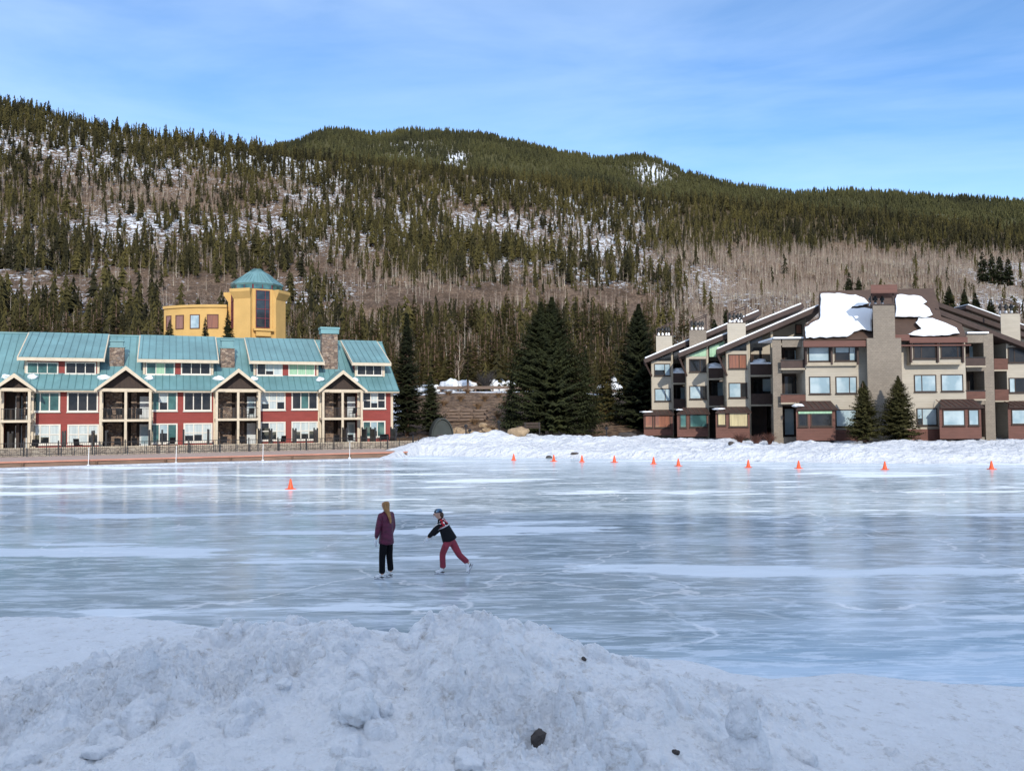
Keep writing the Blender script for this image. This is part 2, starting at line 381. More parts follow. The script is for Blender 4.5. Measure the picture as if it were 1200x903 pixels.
def snow_amount(X, D, px, py):
    n = nmap(X, D, 80, 55)
    s = 0.36 + (n-0.5)*0.8
    s += 0.15*(1-sstep(300, 420, py))*(1-sstep(700, 800, px))
    s -= 0.25*sstep(400, 450, px)*(1-sstep(740, 790, px))*sstep(330, 348, py)
    s -= 0.35*sstep(780, 840, px)*(1-sstep(290, 310, py))
    s += 0.25*sstep(1100, 1160, px)*sstep(300, 315, py)
    s += 0.3*np.exp(-((px-830)/45)**2-((py-330)/22)**2)
    return np.clip(s, 0, 1)
def hill_material():
    m, nt, b = newmat('hillside_ground')
    co = coords(nt)
    n1 = N(nt, 'ShaderNodeTexNoise', Scale=0.32, Detail=12.0, Roughness=0.80); nt.links.new(coords(nt, (1, 1.0, 1)), n1.inputs['Vector'])
    n2 = N(nt, 'ShaderNodeTexNoise', Scale=0.045, Detail=10.0, Roughness=0.65); nt.links.new(co, n2.inputs['Vector'])
    n3 = N(nt, 'ShaderNodeTexNoise', Scale=0.9, Detail=6.0, Roughness=0.7); nt.links.new(co, n3.inputs['Vector'])
    col = ramp(nt, n2.outputs['Fac'], [(0.32, (0.09,0.058,0.038)), (0.5, (0.19,0.125,0.085)), (0.68, (0.30,0.205,0.135))])
    col = mix(nt, ramp(nt, n3.outputs['Fac'], [(0.40, 0.8), (0.58, 0.0)]), col, (0.05, 0.036, 0.026))
    col = mix(nt, ramp(nt, n3.outputs['Fac'], [(0.58, 0.0), (0.70, 0.6)]), col, (0.34, 0.28, 0.23))
    n4 = N(nt, 'ShaderNodeTexNoise', Scale=0.33, Detail=7.0, Roughness=0.8); nt.links.new(co, n4.inputs['Vector'])
    col = mix(nt, ramp(nt, n4.outputs['Fac'], [(0.42, 0.7), (0.52, 0.0)]), col, (0.055, 0.036, 0.024)); col = mix(nt, ramp(nt, n4.outputs['Fac'], [(0.60, 0.0), (0.66, 0.45)]), col, (0.40, 0.35, 0.31))
    sa = N(nt, 'ShaderNodeAttribute', attribute_name='snow')
    ad = N(nt, 'ShaderNodeMath', operation='MULTIPLY_ADD'); nt.links.new(sa.outputs['Fac'], ad.inputs[0]); ad.inputs[1].default_value = 0.30; nt.links.new(n1.outputs['Fac'], ad.inputs[2])
    sm = ramp(nt, ad.outputs[0], [(0.0, 0.0), (0.69, 0.0), (0.725, 1.0)])
    fa = N(nt, 'ShaderNodeAttribute', attribute_name='forest')
    col = mix(nt, fa.outputs['Fac'], col, mix(nt, ramp(nt, n3.outputs['Fac'], [(0.35, 0.0), (0.65, 1.0)]), (0.03, 0.034, 0.012), (0.085, 0.085, 0.03)))
    col = mix(nt, sm, col, (0.66, 0.69, 0.74))
    nt.links.new(col, b.inputs['Base Color']); b.inputs['Roughness'].default_value = 0.95; b.inputs['Specular IOR Level'].default_value = 0.1
    bump(nt, b, n3.outputs['Fac'], 0.8, 0.8)
    return m
M['hill'] = hill_material()
def terrain():
    uu = np.concatenate([np.linspace(-1.7, -0.72, 60)[:-1], np.linspace(-0.72, 0.72, 560), np.linspace(0.72, 1.7, 60)[1:]])
    DD = np.concatenate([np.linspace(R0, 300, 90)[:-1], np.linspace(300, R1, 170)[:-1], np.linspace(R1, R2, 130)[:-1], np.linspace(R2, 2600, 14)])
    U, D = np.meshgrid(uu, DD); X = U*D; Z = zhill(U, D)
    px, py = proj(X, D, Z)
    sn = snow_amount(X, D, px, py)
    fo = sstep(R1-60, R1+120, D)*0.85
    rock = np.exp(-((px-534)/14)**2-((py-187)/8)**2) + np.exp(-((px-765)/26)**2-((py-203)/13)**2)*0.9 + np.exp(-((px-335)/22)**2-((py-166)/5)**2)*0.5+ np.exp(-((px-480)/30)**2-((py-172)/9)**2)*0.45
    isf = D > R1+60
    fo = np.where(isf, fo*(1-np.clip(rock*1.3, 0, 1)), fo); sn = np.where(isf, np.clip(0.25+rock*0.95+(nmap(X, D, 120, 66)-0.5)*0.8, 0, 1), sn)
    dens = conifer_density(X, D, px, py); fo = np.where(isf, fo, np.clip((dens-0.62)*1.1, 0, 0.6))
    me = grid_mesh('hillside', X, D, Z, 'hill', {'snow': sn.ravel(), 'forest': fo.ravel()})
    tag(link('hills', me), kind='structure')
terrain()
# near ground: snow bank, embankment
def bank_material():
    m, nt, b = newmat('bank_ground')
    co = coords(nt)
    n = N(nt, 'ShaderNodeTexNoise', Scale=1.6, Detail=9.0, Roughness=0.62); nt.links.new(co, n.inputs['Vector'])
    n2 = N(nt, 'ShaderNodeTexNoise', Scale=0.35, Detail=8.0, Roughness=0.6); nt.links.new(co, n2.inputs['Vector'])
    dirt = ramp(nt, n.outputs['Fac'], [(0.35, (0.06,0.04,0.028)), (0.5, (0.14,0.09,0.058)), (0.65, (0.25,0.17,0.11))])
    at = N(nt, 'ShaderNodeAttribute', attribute_name='dirt')
    ad = N(nt, 'ShaderNodeMath', operation='ADD'); nt.links.new(at.outputs['Fac'], ad.inputs[0]); nt.links.new(n2.outputs['Fac'], ad.inputs[1])
    k = ramp(nt, ad.outputs[0], [(0.92, 0.0), (0.98, 1.0)])
    sn = mix(nt, ramp(nt, n.outputs['Fac'], [(0.3, 0.0), (0.7, 1.0)]), (0.62, 0.65, 0.70), (0.78, 0.80, 0.83))
    nt.links.new(mix(nt, k, sn, dirt), b.inputs['Base Color']); b.inputs['Roughness'].default_value = 0.85; b.inputs['Specular IOR Level'].default_value = 0.2
    bump(nt, b, n.outputs['Fac'], 1.0, 0.6); return m
M['bank'] = bank_material()
def bank():
    uu = np.concatenate([np.linspace(-1.7, -0.7, 50)[:-1], np.linspace(-0.7, 0.72, 620), np.linspace(0.72, 1.7, 50)[1:]])
    DD = np.concatenate([np.linspace(50, 56, 8)[:-1], np.linspace(56, 92, 200)[:-1], np.linspace(92, R0+1, 70)])
    U, D = np.meshgrid(uu, DD); X = U*D; Z = zbase(U, D)
    dirt = 0.9*sstep(88, 93, D)*(1-sstep(111, 115, D)) + 0.25*sstep(100, 118, D)
    dirt = np.where(X < -13, 0.2 + 0*D, dirt)
    me = grid_mesh('shore_bank', X, D, Z, 'bank', {'dirt': dirt.ravel()})
    tag(link('ground', me), kind='structure')
bank()
# ================================================================ ICE
def ice_material():
    m, nt, b = newmat('lake_ice')
    def noise(sc, stretch, det=8.0, rough=0.6, rot=0.0):
        n = N(nt, 'ShaderNodeTexNoise', Scale=sc, Detail=det, Roughness=rough); nt.links.new(coords(nt, stretch, rot=(0, 0, rot)), n.inputs['Vector']); return n.outputs['Fac']
    big = noise(0.10, (0.45, 1.6, 1), 6.0); mid = noise(0.45, (0.30, 1.5, 1), 10.0, 0.70, R(4)); fine = noise(2.2, (0.36, 1.5, 1), 9.0, 0.72, R(-5)); tiny = noise(22, (0.5, 1.3, 1), 5.0, 0.75)
    base = mix(nt, ramp(nt, big, [(0.35, 0.0), (0.65, 1.0)]), (0.26, 0.345, 0.385), (0.50, 0.59, 0.635))
    a = ramp(nt, mid, [(0.47, 0.0), (0.58, 1.0)]); f = ramp(nt, fine, [(0.50, 0.0), (0.565, 1.0)]); t = ramp(nt, tiny, [(0.60, 0.0), (0.72, 1.0)])
    col = mix(nt, N2(nt, a, 0.6), base, (0.62, 0.71, 0.78))
    col = mix(nt, N2(nt, f, 0.7), col, (0.74, 0.81, 0.87))
    col = mix(nt, N2(nt, t, 0.5), col, (0.7, 0.78, 0.84))
    # broad drifts of snow dust
    dr = noise(0.16, (0.5, 1.9, 1), 10.0, 0.62, R(-3)); dm = ramp(nt, dr, [(0.56, 0.0), (0.585, 1.0)])
    col = mix(nt, N2(nt, dm, 0.8), col, (0.80, 0.85, 0.89))
    # cracks: wandering thin white lines
    wob = noise(0.6, (1, 1, 1), 5.0)
    vo = nt.nodes.new('ShaderNodeTexVoronoi'); vo.feature = 'DISTANCE_TO_EDGE'; vo.inputs['Scale'].default_value = 0.15
    va = nt.nodes.new('ShaderNodeVectorMath'); va.operation = 'ADD'
    cb = nt.nodes.new('ShaderNodeTexNoise'); cb.inputs['Scale'].default_value = 0.35; cb.inputs['Detail'].default_value = 8.0; nt.links.new(coords(nt), cb.inputs['Vector'])
    sc = nt.nodes.new('ShaderNodeVectorMath'); sc.operation = 'SCALE'; sc.inputs['Scale'].default_value = 5.0; nt.links.new(cb.outputs['Color'], sc.inputs[0])
    nt.links.new(coords(nt), va.inputs[0]); nt.links.new(sc.outputs[0], va.inputs[1]); nt.links.new(va.outputs[0], vo.inputs['Vector'])
    ck = ramp(nt, vo.outputs['Distance'], [(0.0, 1.0), (0.005, 0.8), (0.011, 0.0)])
    gate = ramp(nt, noise(0.16, (1, 1, 1), 3.0), [(0.40, 0.0), (0.46, 1.0)])
    cm = mix(nt, gate, (0, 0, 0), ck)
    col = mix(nt, cm, col, (0.86, 0.90, 0.93))
    # old skate grooves
    w = None
    for rz in (R(14), R(-11), R(62), R(-48)):
        g = nt.nodes.new('ShaderNodeTexVoronoi'); g.feature = 'DISTANCE_TO_EDGE'; g.inputs['Scale'].default_value = 1.3
        nt.links.new(coords(nt, (0.12, 1.0, 1), rot=(0, 0, rz)), g.inputs['Vector'])
        gr = ramp(nt, g.outputs['Distance'], [(0.0, 0.55), (0.014, 0.0)]); col = mix(nt, gr, col, (0.75, 0.82, 0.87))
    out = nt.nodes['Material Output']; nt.nodes.remove(b)
    df = nt.nodes.new('ShaderNodeBsdfDiffuse'); gl = nt.nodes.new('ShaderNodeBsdfGlossy'); mx = nt.nodes.new('ShaderNodeMixShader')
    nt.links.new(col, df.inputs['Color']); gl.inputs['Color'].default_value = (0.92, 0.95, 1.0, 1)
    nt.links.new(ramp(nt, fine, [(0.4, 0.10), (0.7, 0.24)]), gl.inputs['Roughness'])
    bp = nt.nodes.new('ShaderNodeBump'); bp.inputs['Strength'].default_value = 0.12; bp.inputs['Distance'].default_value = 0.02
    nt.links.new(fine, bp.inputs['Height']); nt.links.new(bp.outputs[0], gl.inputs['Normal'])
    # wind-scoured ice reflects, snow-dusted ice does not; grazing view reflects more
    fr_ = nt.nodes.new('ShaderNodeFresnel'); fr_.inputs['IOR'].default_value = 1.31
    k = ramp(nt, fr_.outputs[0], [(0.0, 0.03), (0.2, 0.30), (0.6, 0.52), (1.0, 0.6)])
    k = mix(nt, N2(nt, f, 0.35), k, (0.08, 0.08, 0.08)); k = mix(nt, N2(nt, a, 0.25), k, (0.10, 0.10, 0.10)); k = mix(nt, dm, k, (0.02, 0.02, 0.02))
    nt.links.new(k, mx.inputs[0]); nt.links.new(df.outputs[0], mx.inputs[1]); nt.links.new(gl.outputs[0], mx.inputs[2]); nt.links.new(mx.outputs[0], out.inputs['Surface'])
    return m
def N2(nt, sock, k):
    n = N(nt, 'ShaderNodeMath', operation='MULTIPLY'); nt.links.new(sock, n.inputs[0]); n.inputs[1].default_value = k; return n.outputs[0]
M['ice'] = ice_material()
mb = MB(); mb.add([(-260, 2, 0), (260, 2, 0), (260, 126, 0), (-260, 126, 0)], [(0, 1, 2, 3)])
tag(mb.build('ice', 'ice'), kind='structure')
# ================================================================ NEAR SNOW
sil = [(-600,850),(-200,828),(0,797),(60,784),(130,762),(200,745),(280,729),(340,724),(400,727),(450,741),(480,738),(505,715),(545,714),(600,724),(640,735),(680,751),(740,771),(800,789),(860,803),(900,810),(1000,812),(1100,816),(1200,822),(1800,840)]
edge = [(-600,730),(0,730),(100,731),(200,736),(260,742),(400,742),(700,770),(800,783),(860,797),(900,803),(1000,806),(1100,811),(1200,818),(1800,830)]
un = np.array([u_of(*p) for p in sil]); tn = np.array([t_of(*p) for p in sil])
ue = np.array([u_of(*p) for p in edge]); de = np.array([ICE(*p).y for p in edge])
def znear(U, D):
    X = U*D
    Dc = 8.3 + 0.25*fbm(U*7, U*0, 3, 4) + 1.2*sstep(0.22, 0.42, U)
    zc = 3.4 + np.interp(U, un, tn)*Dc
    De = np.interp(U, ue, de)
    s = np.clip((D-5.3)/(Dc-5.3), 0, 1)
    floor_ = 0.85 - 0.35*sstep(0.15, 0.45, U)
    front = floor_ + (zc-floor_)*(1-(1-s)**1.7)
    k = np.clip((D-Dc)/1.9, 0, 1)
    shelf = 0.16 + 0.05*fbm(X*0.5, D*0.5, 3, 6)
    back = zc*(1-sstep(0, 1, k)) + np.minimum(shelf, zc)*sstep(0, 1, k)
    z = np.where(D < Dc, front, back)
    z = np.where(D < 5.3, floor_ + (5.3-D)*0.28, z)
    pile = np.exp(-((D-7.4)/1.7)**2)*(1-0.80*sstep(0.20, 0.40, U)) + 0.05
    rid = 1-np.abs(fbm(X*1.1, D*1.1, 4, 12))*2
    n = 0.20*fbm(X*0.9, D*0.9, 3, 2) + 0.16*(rid-0.5)*0.6 + 0.17*fbm(X*2.6, D*2.6, 5, 14, 0.6) + 0.15*np.abs(fbm(X*4.5, D*4.5, 5, 15, 0.62)) + 0.11*np.maximum(0, fbm(X*11, D*11, 4, 16, 0.6))*(0.4+1.2*vn(X*1.3, D*1.3, 71))
    n = n*(0.35+1.0*sstep(0.3, 0.7, vn(X*0.8+3, D*0.8, 72)))*(1-0.5*np.exp(-((D-Dc)/0.5)**2))
    z = z + n*pile
    # clods
    r2 = np.random.default_rng(5)
    for i in range(480):
        cx = r2.uniform(-5.2, 3.6); cy = r2.uniform(5.4, 8.9); rr = 0.025 + 0.13*r2.random()**3.0
        if cx/cy > 0.28 and rr > 0.08: continue
        m = (np.abs(X-cx) < rr*1.3) & (np.abs(D-cy) < rr*1.3)
        if not m.any(): continue
        dx = X[m]-cx; dy = D[m]-cy; ang = np.arctan2(dy, dx)
        q = 1-(dx*dx+dy*dy)/(rr*(1+0.18*np.sin(ang*3+i)+0.1*np.sin(ang*5+2*i)))**2
        z[m] += np.clip(q, 0, 1)**0.4*rr*0.8
    for (px_, py_, w_, h_) in [(508,735,0.24,0.10),(538,730,0.18,0.08),(640,742,0.22,0.08),(872,840,0.20,0.30),(905,858,0.15,0.16),(755,806,0.28,0.12),(600,790,0.2,0.12),(560,770,0.22,0.14),(385,745,0.25,0.1),(180,800,0.3,0.12),(300,760,0.3,0.08),(60,850,0.3,0.14)]:
        p = P(px_, py_, 8.1 if py_ < 760 else 7.3 if py_ < 815 else 6.7)
        q = 1-((X-p.x)/w_)**2-((D-p.y)/w_)**2
        z += np.where(q > 0, np.clip(q, 0, 1)**0.6*h_*(1+0.5*fbm(X*5, D*5, 3, 33)), 0)
    # hollows
    for (px_, py_, w_, h_) in [(25,845,0.30,0.22),(140,825,0.3,0.1),(620,770,0.16,0.1),(700,840,0.5,0.12),(470,830,0.35,0.1)]:
        p = P(px_, py_, 7.3); q = 1-((X-p.x)/w_)**2-((D-p.y)/w_)**2
        z -= np.where(q > 0, np.clip(q, 0, 1)*h_, 0)
    e = De - D + 0.25*fbm(X*1.2, D*1.2, 4, 61)
    z = np.where(e < 0.25, z*np.clip(e/0.25, 0, 1)**0.5, z)
    z = np.where(e < 0, -0.05, z)
    return z
uu = np.concatenate([np.linspace(-2.2, -0.66, 80)[:-1], np.linspace(-0.66, 0.66, 1000), np.linspace(0.66, 2.2, 80)[1:]])
DD = np.concatenate([np.linspace(2.6, 5.2, 30)[:-1], np.linspace(5.2, 9.4, 420)[:-1], np.linspace(9.4, 17, 150)])
U, D = np.meshgrid(uu, DD); Zn = znear(U, D)
ex = ((Zn-3.4)/D)[DD < 9.8].max(0) - np.interp(uu, un, tn)          # settle the heap to the height it has
kk = np.exp(-(np.arange(-60, 61)/12.0)**2); ex = np.convolve(np.pad(ex, 60, mode='edge'), kk/kk.sum(), 'valid')
Zn = Zn - np.clip(ex, -0.02, 1)[None, :]*D*np.exp(-((D-8.4)/1.6)**2)
me = grid_mesh('near_snow', U*D, D, Zn, 'snow_near'); tag(link('snow_bank', me), kind='structure')
Xb, Yb = np.meshgrid(np.linspace(-420, 420, 180), np.concatenate([np.linspace(-260, -20, 70)[:-1], np.linspace(-20, 2.62, 12)]))
crest_ = 55 + 5*fbm(Xb/30, Xb*0, 4, 91)
Zb = 1.35 + crest_*sstep(-22, -88, Yb)*1.0 + 2.0*fbm(Xb/18, Yb/18, 4, 92)*sstep(-24, -40, Yb)
tag(link('added_shade_hill', grid_mesh('added_shade_hill', Xb, Yb, Zb, 'snow')), kind='structure')   # unseen rise added behind the viewer to shade the near ice and heap
def near_hit(px, py):
    d = ray(px, py); best = None
    Ds = np.linspace(4.6, 12, 600); u = d.x/d.y; t = d.z/d.y
    iu = int(np.argmin(np.abs(uu-u))); zz = np.interp(Ds, DD, Zn[:, iu]); r = 3.4+t*Ds
    k = np.argmax(r <= zz) if (r <= zz).any() else len(Ds)-1
    return Vector((u*Ds[k], Ds[k], zz[k]))
def lump(name, loc, r, sc, mat, seed, sub=3, amp=0.35):
    bm = bmesh.new(); bmesh.ops.create_icosphere(bm, subdivisions=sub, radius=1.0)
    from mathutils import noise
    for v in bm.verts:
        c = v.co.copy(); f = 1 + amp*noise.noise(c*1.3+Vector((seed*3.1, 0, 0))) + amp*0.5*noise.noise(c*3.1+Vector((0, seed*1.7, 0))) + amp*0.25*noise.noise(c*7+Vector((0, 0, seed)))
        v.co = Vector((c.x*sc[0]*f, c.y*sc[1]*f, c.z*sc[2]*f))*r
    me = bpy.data.meshes.new(name); bm.to_mesh(me); bm.free(); me.materials.append(M[mat])
    if 'snow' in mat: me.polygons.foreach_set('use_smooth', [True]*len(me.polygons))
    o = link(name, me); o.location = loc; o.rotation_euler = (0, 0, seed); return o
chunks = [(417,836,0.155,(1.15,0.9,0.95),'large rounded snow chunk lying on the middle of the near snow pile'),
          (447,838,0.09,(1,0.9,0.9),'smaller snow chunk touching the right side of the large rounded one on the pile'),
          (872,850,0.15,(0.95,0.8,1.3),'tall upright snow chunk at the right foot of the near pile'),
          (945,893,0.11,(1.1,0.8,0.9),'snow chunk cut by the bottom edge of the photo, right of the tall upright chunk'),
          (330,808,0.06,(1.1,1,0.8),'small snow clod left of the large rounded chunk, higher on the pile face'),
          (120,885,0.12,(1.3,1,0.7),'wide snow chunk low at the left end of the near pile'),
          (548,899,0.11,(1.5,1,0.7),'snow chunk at the bottom edge of the photo below the pile top')]
for i, (px, py, r, sc, lb) in enumerate(chunks):
    h = near_hit(px, py); o = lump('snow_chunk', h+Vector((0, 0.05, r*0.05)), r, sc, 'snow_near', i+2, 4); tag(o, lb, 'snow chunk')
for i, (px, py, r, lb) in enumerate([(632,866,0.085,'dark brown rock poking out low on the near snow pile'), (684,772,0.03,'small dark stone near the top right of the near snow pile'), (792,882,0.03,'small grey stone at the foot of the pile by the bottom edge')]):
    h = near_hit(px, py); o = lump('rock', h, r, (0.95, 0.7, 0.75), 'rock_dark', i+20, 3); tag(o, lb, 'rock')
# ================================================================ BUILDING HELPERS
class Fr:                                    # a facade frame: x along the facade, y into the house
    def __init__(s, x, y, ang): s.o = Vector((x, y, 0)); s.a = ang; s.ux = Vector((math.cos(ang), math.sin(ang), 0)); s.vx = Vector((-math.sin(ang), math.cos(ang), 0))
    def loc(s, px, py, v=0.0):
        d = ray(px, py); t = ((s.o + s.vx*v) - CAMP).dot(s.vx)/d.dot(s.vx); p = CAMP + d*t - s.o
        return p.dot(s.ux), v, p.z
    def rect(s, x0, y0, x1, y1, v=0.0):      # photo rectangle -> (u0,u1,z0,z1) on the plane at depth v
        xm = (x0+x1)/2; ym = (y0+y1)/2
        return s.loc(x0, ym, v)[0], s.loc(x1, ym, v)[0], s.loc(xm, y1, v)[2], s.loc(xm, y0, v)[2]
GL = {'d': 'g_dark', 't': 'g_teal', 'b': 'g_blind', 's': 'g_sky', 'r': 'g_brown', 'y': 'g_yellow', 'g': 'g_green'}
def window(par, R4, v, panes, frame='white_frame', bw=0.11, mul=0.07, widths=None, hbar=None, proud=0.09, name='window'):
    u0, u1, z0, z1 = R4; f = MB()
    f.box(u0, u1, v-proud, v+0.02, z0, z0+bw); f.box(u0, u1, v-proud, v+0.02, z1-bw, z1)
    f.box(u0, u0+bw, v-proud, v+0.02, z0+bw, z1-bw); f.box(u1-bw, u1, v-proud, v+0.02, z0+bw, z1-bw)
    f.box(u0-0.05, u1+0.05, v-proud-0.07, v-0.003, z0-0.07, z0-0.003)
    n = len(panes); widths = widths or [1]*n; tot = sum(widths); a = u0+bw; W = (u1-u0-2*bw); g = MB(); mats = []; acc = 0
    for i, p in enumerate(panes):
        b = a + W*widths[i]/tot; mt = GL[p]
        if mt not in mats: mats.append(mt)
        zs = z0+bw; ze = z1-bw
        if p in 'bs' and random.random() < 0.45 and n > 1:     # blind drawn part of the way
            zm = zs + (ze-zs)*random.uniform(0.3, 0.55)
            if 'g_dark' not in mats: mats.append('g_dark')
            g.box(a, b, v-0.03, v+0.01, zs, zm, mats.index('g_dark')); g.box(a, b, v-0.03, v+0.01, zm, ze, mats.index(mt))
        else: g.box(a, b, v-0.03, v+0.01, zs, ze, mats.index(mt))
        if i < n-1: f.box(b-mul/2, b+mul/2, v-proud+0.01, v+0.018, z0+bw, z1-bw)
        if hbar and hbar[i % len(hbar)]: f.box(a+0.001, b-0.001, v-proud+0.02, v+0.016, (z0+z1)/2-mul/2, (z0+z1)/2+mul/2)
        a = b
    w = f.build(name, frame, par); g.build('pane', mats, w); return w
def railing(par, pts, z0, z1, mat='black', step=0.14, t=0.035, name='railing'):
    m = MB()
    for (a, b) in zip(pts[:-1], pts[1:]):
        a = Vector((*a, 0)); b = Vector((*b, 0)); L = (b-a).length; d = (b-a)/L; n = Vector((-d.y, d.x, 0))
        def bar(p, q, za, zb, w):
            m.add([p+n*w+Vector((0,0,za)), q+n*w+Vector((0,0,za)), q-n*w+Vector((0,0,za)), p-n*w+Vector((0,0,za)), p+n*w+Vector((0,0,zb)), q+n*w+Vector((0,0,zb)), q-n*w+Vector((0,0,zb)), p-n*w+Vector((0,0,zb))],
                  [(0,1,2,3),(7,6,5,4),(0,4,5,1),(1,5,6,2),(2,6,7,3),(3,7,4,0)])
        bar(a, b, z1-0.05, z1, t*0.7); bar(a, b, z0+0.08, z0+0.12, t*0.5)
        k = max(2, int(L/step))
        for i in range(k+1):
            p = a + d*(L*i/k); w = 0.012
            if i % 12 == 0 or i == k: w = 0.03
            bar(p-d*w, p+d*w, z0, z1-0.05, w)
    return m.build(name, mat, par)
# ================================================================ RED LAKESIDE BUILDING
PHI = math.atan(0.40); FL = Fr(-44.9, 77.0, PHI)
LB = empty('townhouse_row', FL.o, PHI)
tag(LB, 'long red lakeside townhouse row with teal metal roof and cream gabled porches', 'building')
zE = 6.33; SL = 0.74; vR = 7.0; zR = zE + SL*(vR+0.6)
def zroof(v): return zE + SL*(v+0.6)
U0, U1 = -10.0, 34.8
GC = [0.0, 9.15, 19.35, 29.6]; GC = [FL.loc(x, 470, -1.7)[0] for x in (17.5, 147.5, 279, 401)]
HW = [1.3, 2.2, 2.08, 2.05]
wall = MB(); wall.box(U0, U1, 1.2, 13.4, 0.3, 6.6)
edges = []
for i, c in enumerate(GC):
    a = GC[i]+HW[i]-0.12 ; b = (GC[i+1]-HW[i+1]+0.12) if i < 3 else U1
    edges.append((a, b))
edges.insert(0, (U0, GC[0]-HW[0]+0.12))
for a, b in edges: wall.box(a, b, 0, 1.3, 0.3, 6.32)
# gable ends up to the roof
wall.prism([(0.01, 6.3), (13.39, 6.3), (7.0, zR-0.25)], U0+0.02, U1-0.02, 'u')
wall.build('wall', 'red', LB)
for a, b in edges:
    for u in (a+0.0, b-0.22): tr = MB(); tr.box(u-0.004, u+0.224, -0.03, 0.1, 0.35, 6.3); tr.build('corner_trim', 'cream', LB)
    tr = MB(); tr.box(a+0.23, b-0.23, -0.025, 0.1, 6.02, 6.3); tr.build('frieze_board', 'cream', LB)
tr = MB(); tr.box(U1+0.004, U1+0.04, -0.02, 0.3, 0.35, 6.3); tr.build('corner_trim', 'cream', LB)
# main roof
rf = MB(); ua, ub = U0-0.3, U1+0.5
rf.slab([(ua, -0.7, zroof(-0.7)), (ub, -0.7, zroof(-0.7)), (ub, vR, zR), (ua, vR, zR)], 0.14)
rf.slab([(ua, 14.6, zroof(-0.6)), (ub, 14.6, zroof(-0.6)), (ub, vR+0.004, zR), (ua, vR+0.004, zR)], 0.14)
rf.box(ua, ub, vR-0.16, vR+0.16, zR-0.08, zR+0.06)
roof = rf.build('roof', 'teal', LB)
sm = MB(); u = ua+0.3
while u < ub:
    sm.slab([(u, -0.7, zroof(-0.7)+0.045), (u+0.05, -0.7, zroof(-0.7)+0.045), (u+0.05, vR-0.2, zroof(vR-0.2)+0.045), (u, vR-0.2, zroof(vR-0.2)+0.045)], 0.05); u += 0.62
sm.build('roof_seam', 'teal_seam', roof)
fa = MB(); fa.box(ua, ub, -0.86, -0.74, 5.98, 6.24); fa.box(ua+0.02, ub-0.02, -0.73, 0.0, 6.02, 6.08)
fa.build('fascia', 'cream', roof)
gt = MB(); gt.box(ua-0.003, ub+0.003, -0.95, -0.87, 6.12, 6.26); gt.build('gutter', 'teal_seam', roof)
# dormers
rows3 = [((31.1,424.2,68.5,438.4,'ttt'),(76.3,424.2,112.6,438.4,'ddd')),((170.8,424.5,205,439,'tgt'),(212,424.5,247,439,'ddd')),((300.5,425.5,331,440,'dbb'),(337.8,425.5,369,440,'ggg')),((417.8,427.5,448,440,'ddd'),)]
drx = [(21.6,121.5),(162,255.5),(293,379),(413,457)]
for k, (xa, xb) in enumerate(drx):
    a = FL.loc(xa, 421, 0.6)[0]; b = min(FL.loc(xb, 421, 0.6)[0], U1+0.35)
    zt = 9.2; vd = 1.35; sl2 = (zR+0.10-zt)/(vR-0.5)
    def zd(v): return zt + sl2*(v-0.5)
    d = MB(); d.prism([(vd, 7.3), (vd, zd(vd)-0.16), (vR-0.6, zd(vR-0.6)-0.18), (vR-0.6, 9.0)], a+0.45, b-0.45, 'u')
    dm = d.build('dormer', 'red', LB)
    s = MB(); s.slab([(a, 0.5, zd(0.5)), (b, 0.5, zd(0.5)), (b, vR+0.1, zd(vR+0.1)), (a, vR+0.1, zd(vR+0.1))], 0.12); s.build('dormer_roof', 'teal', dm)
    s = MB(); u = a+0.25
    while u < b-0.1:
        s.slab([(u, 0.5, zd(0.5)+0.045), (u+0.05, 0.5, zd(0.5)+0.045), (u+0.05, vR, zd(vR)+0.045), (u, vR, zd(vR)+0.045)], 0.05); u += 0.62
    s.build('roof_seam', 'teal_seam', dm)
    s = MB(); s.box(a, b, 0.36, 0.48, zt-0.34, zt-0.04); s.box(a+0.02, b-0.02, 0.48, vd, zt-0.2, zt-0.14)
    for uu_ in (a-0.1, b+0.004):
        s.prism([(0.40, zt-0.36), (0.40, zt-0.02), (vR, zd(vR)-0.0), (vR, zd(vR)-0.34)], uu_, uu_+0.096, 'u')
    s.build('fascia', 'cream', dm)
    s = MB()
    for (x0, y0, x1, y1, pn) in rows3[k]:
        r4 = FL.rect(x0, y0, x1, y1, vd); window(dm, r4, vd, pn)
    for ux_ in (a+0.4, b-0.6): s = MB(); s.box(ux_, ux_+0.2, vd-0.03, vd+0.05, 7.76, zd(vd)-0.3); s.build('corner_trim', 'cream', dm)
# facade windows
W2 = [(34.6,459,70.6,482.5,'ttt'),(78.6,459,115.2,482.5,'ddd'),(175,459,208,481.5,'tbt'),(215,459,248,481.5,'ddd'),(305,458.5,334.5,480.5,'bbb'),(341.5,458.5,372.5,480,'dtd'),(424.5,459,452,479,'dbd')]
W1 = [(34,497,71,521,'bbb'),(79,497,116,520.5,'bbb'),(175,496,208,519.5,'tst'),(215,495.5,249,518,'bbb'),(305,494,334.5,516,'dbb'),(341.5,493.5,372.5,515.5,'bbb'),(424.5,493,451.5,512.5,'tst')]
for k, (x0, y0, x1, y1, pn) in enumerate(W2): window(LB, FL.rect(x0, y0, x1, y1, 0), 0.0, pn, bw=0.13, mul=0.09, hbar=[1] if k in (4, 6) else None)
for k, (x0, y0, x1, y1, pn) in enumerate(W1): window(LB, FL.rect(x0, y0, x1, y1, 0), 0.0, pn, bw=0.13, mul=0.09, hbar=[1] if 'b' in pn else None)
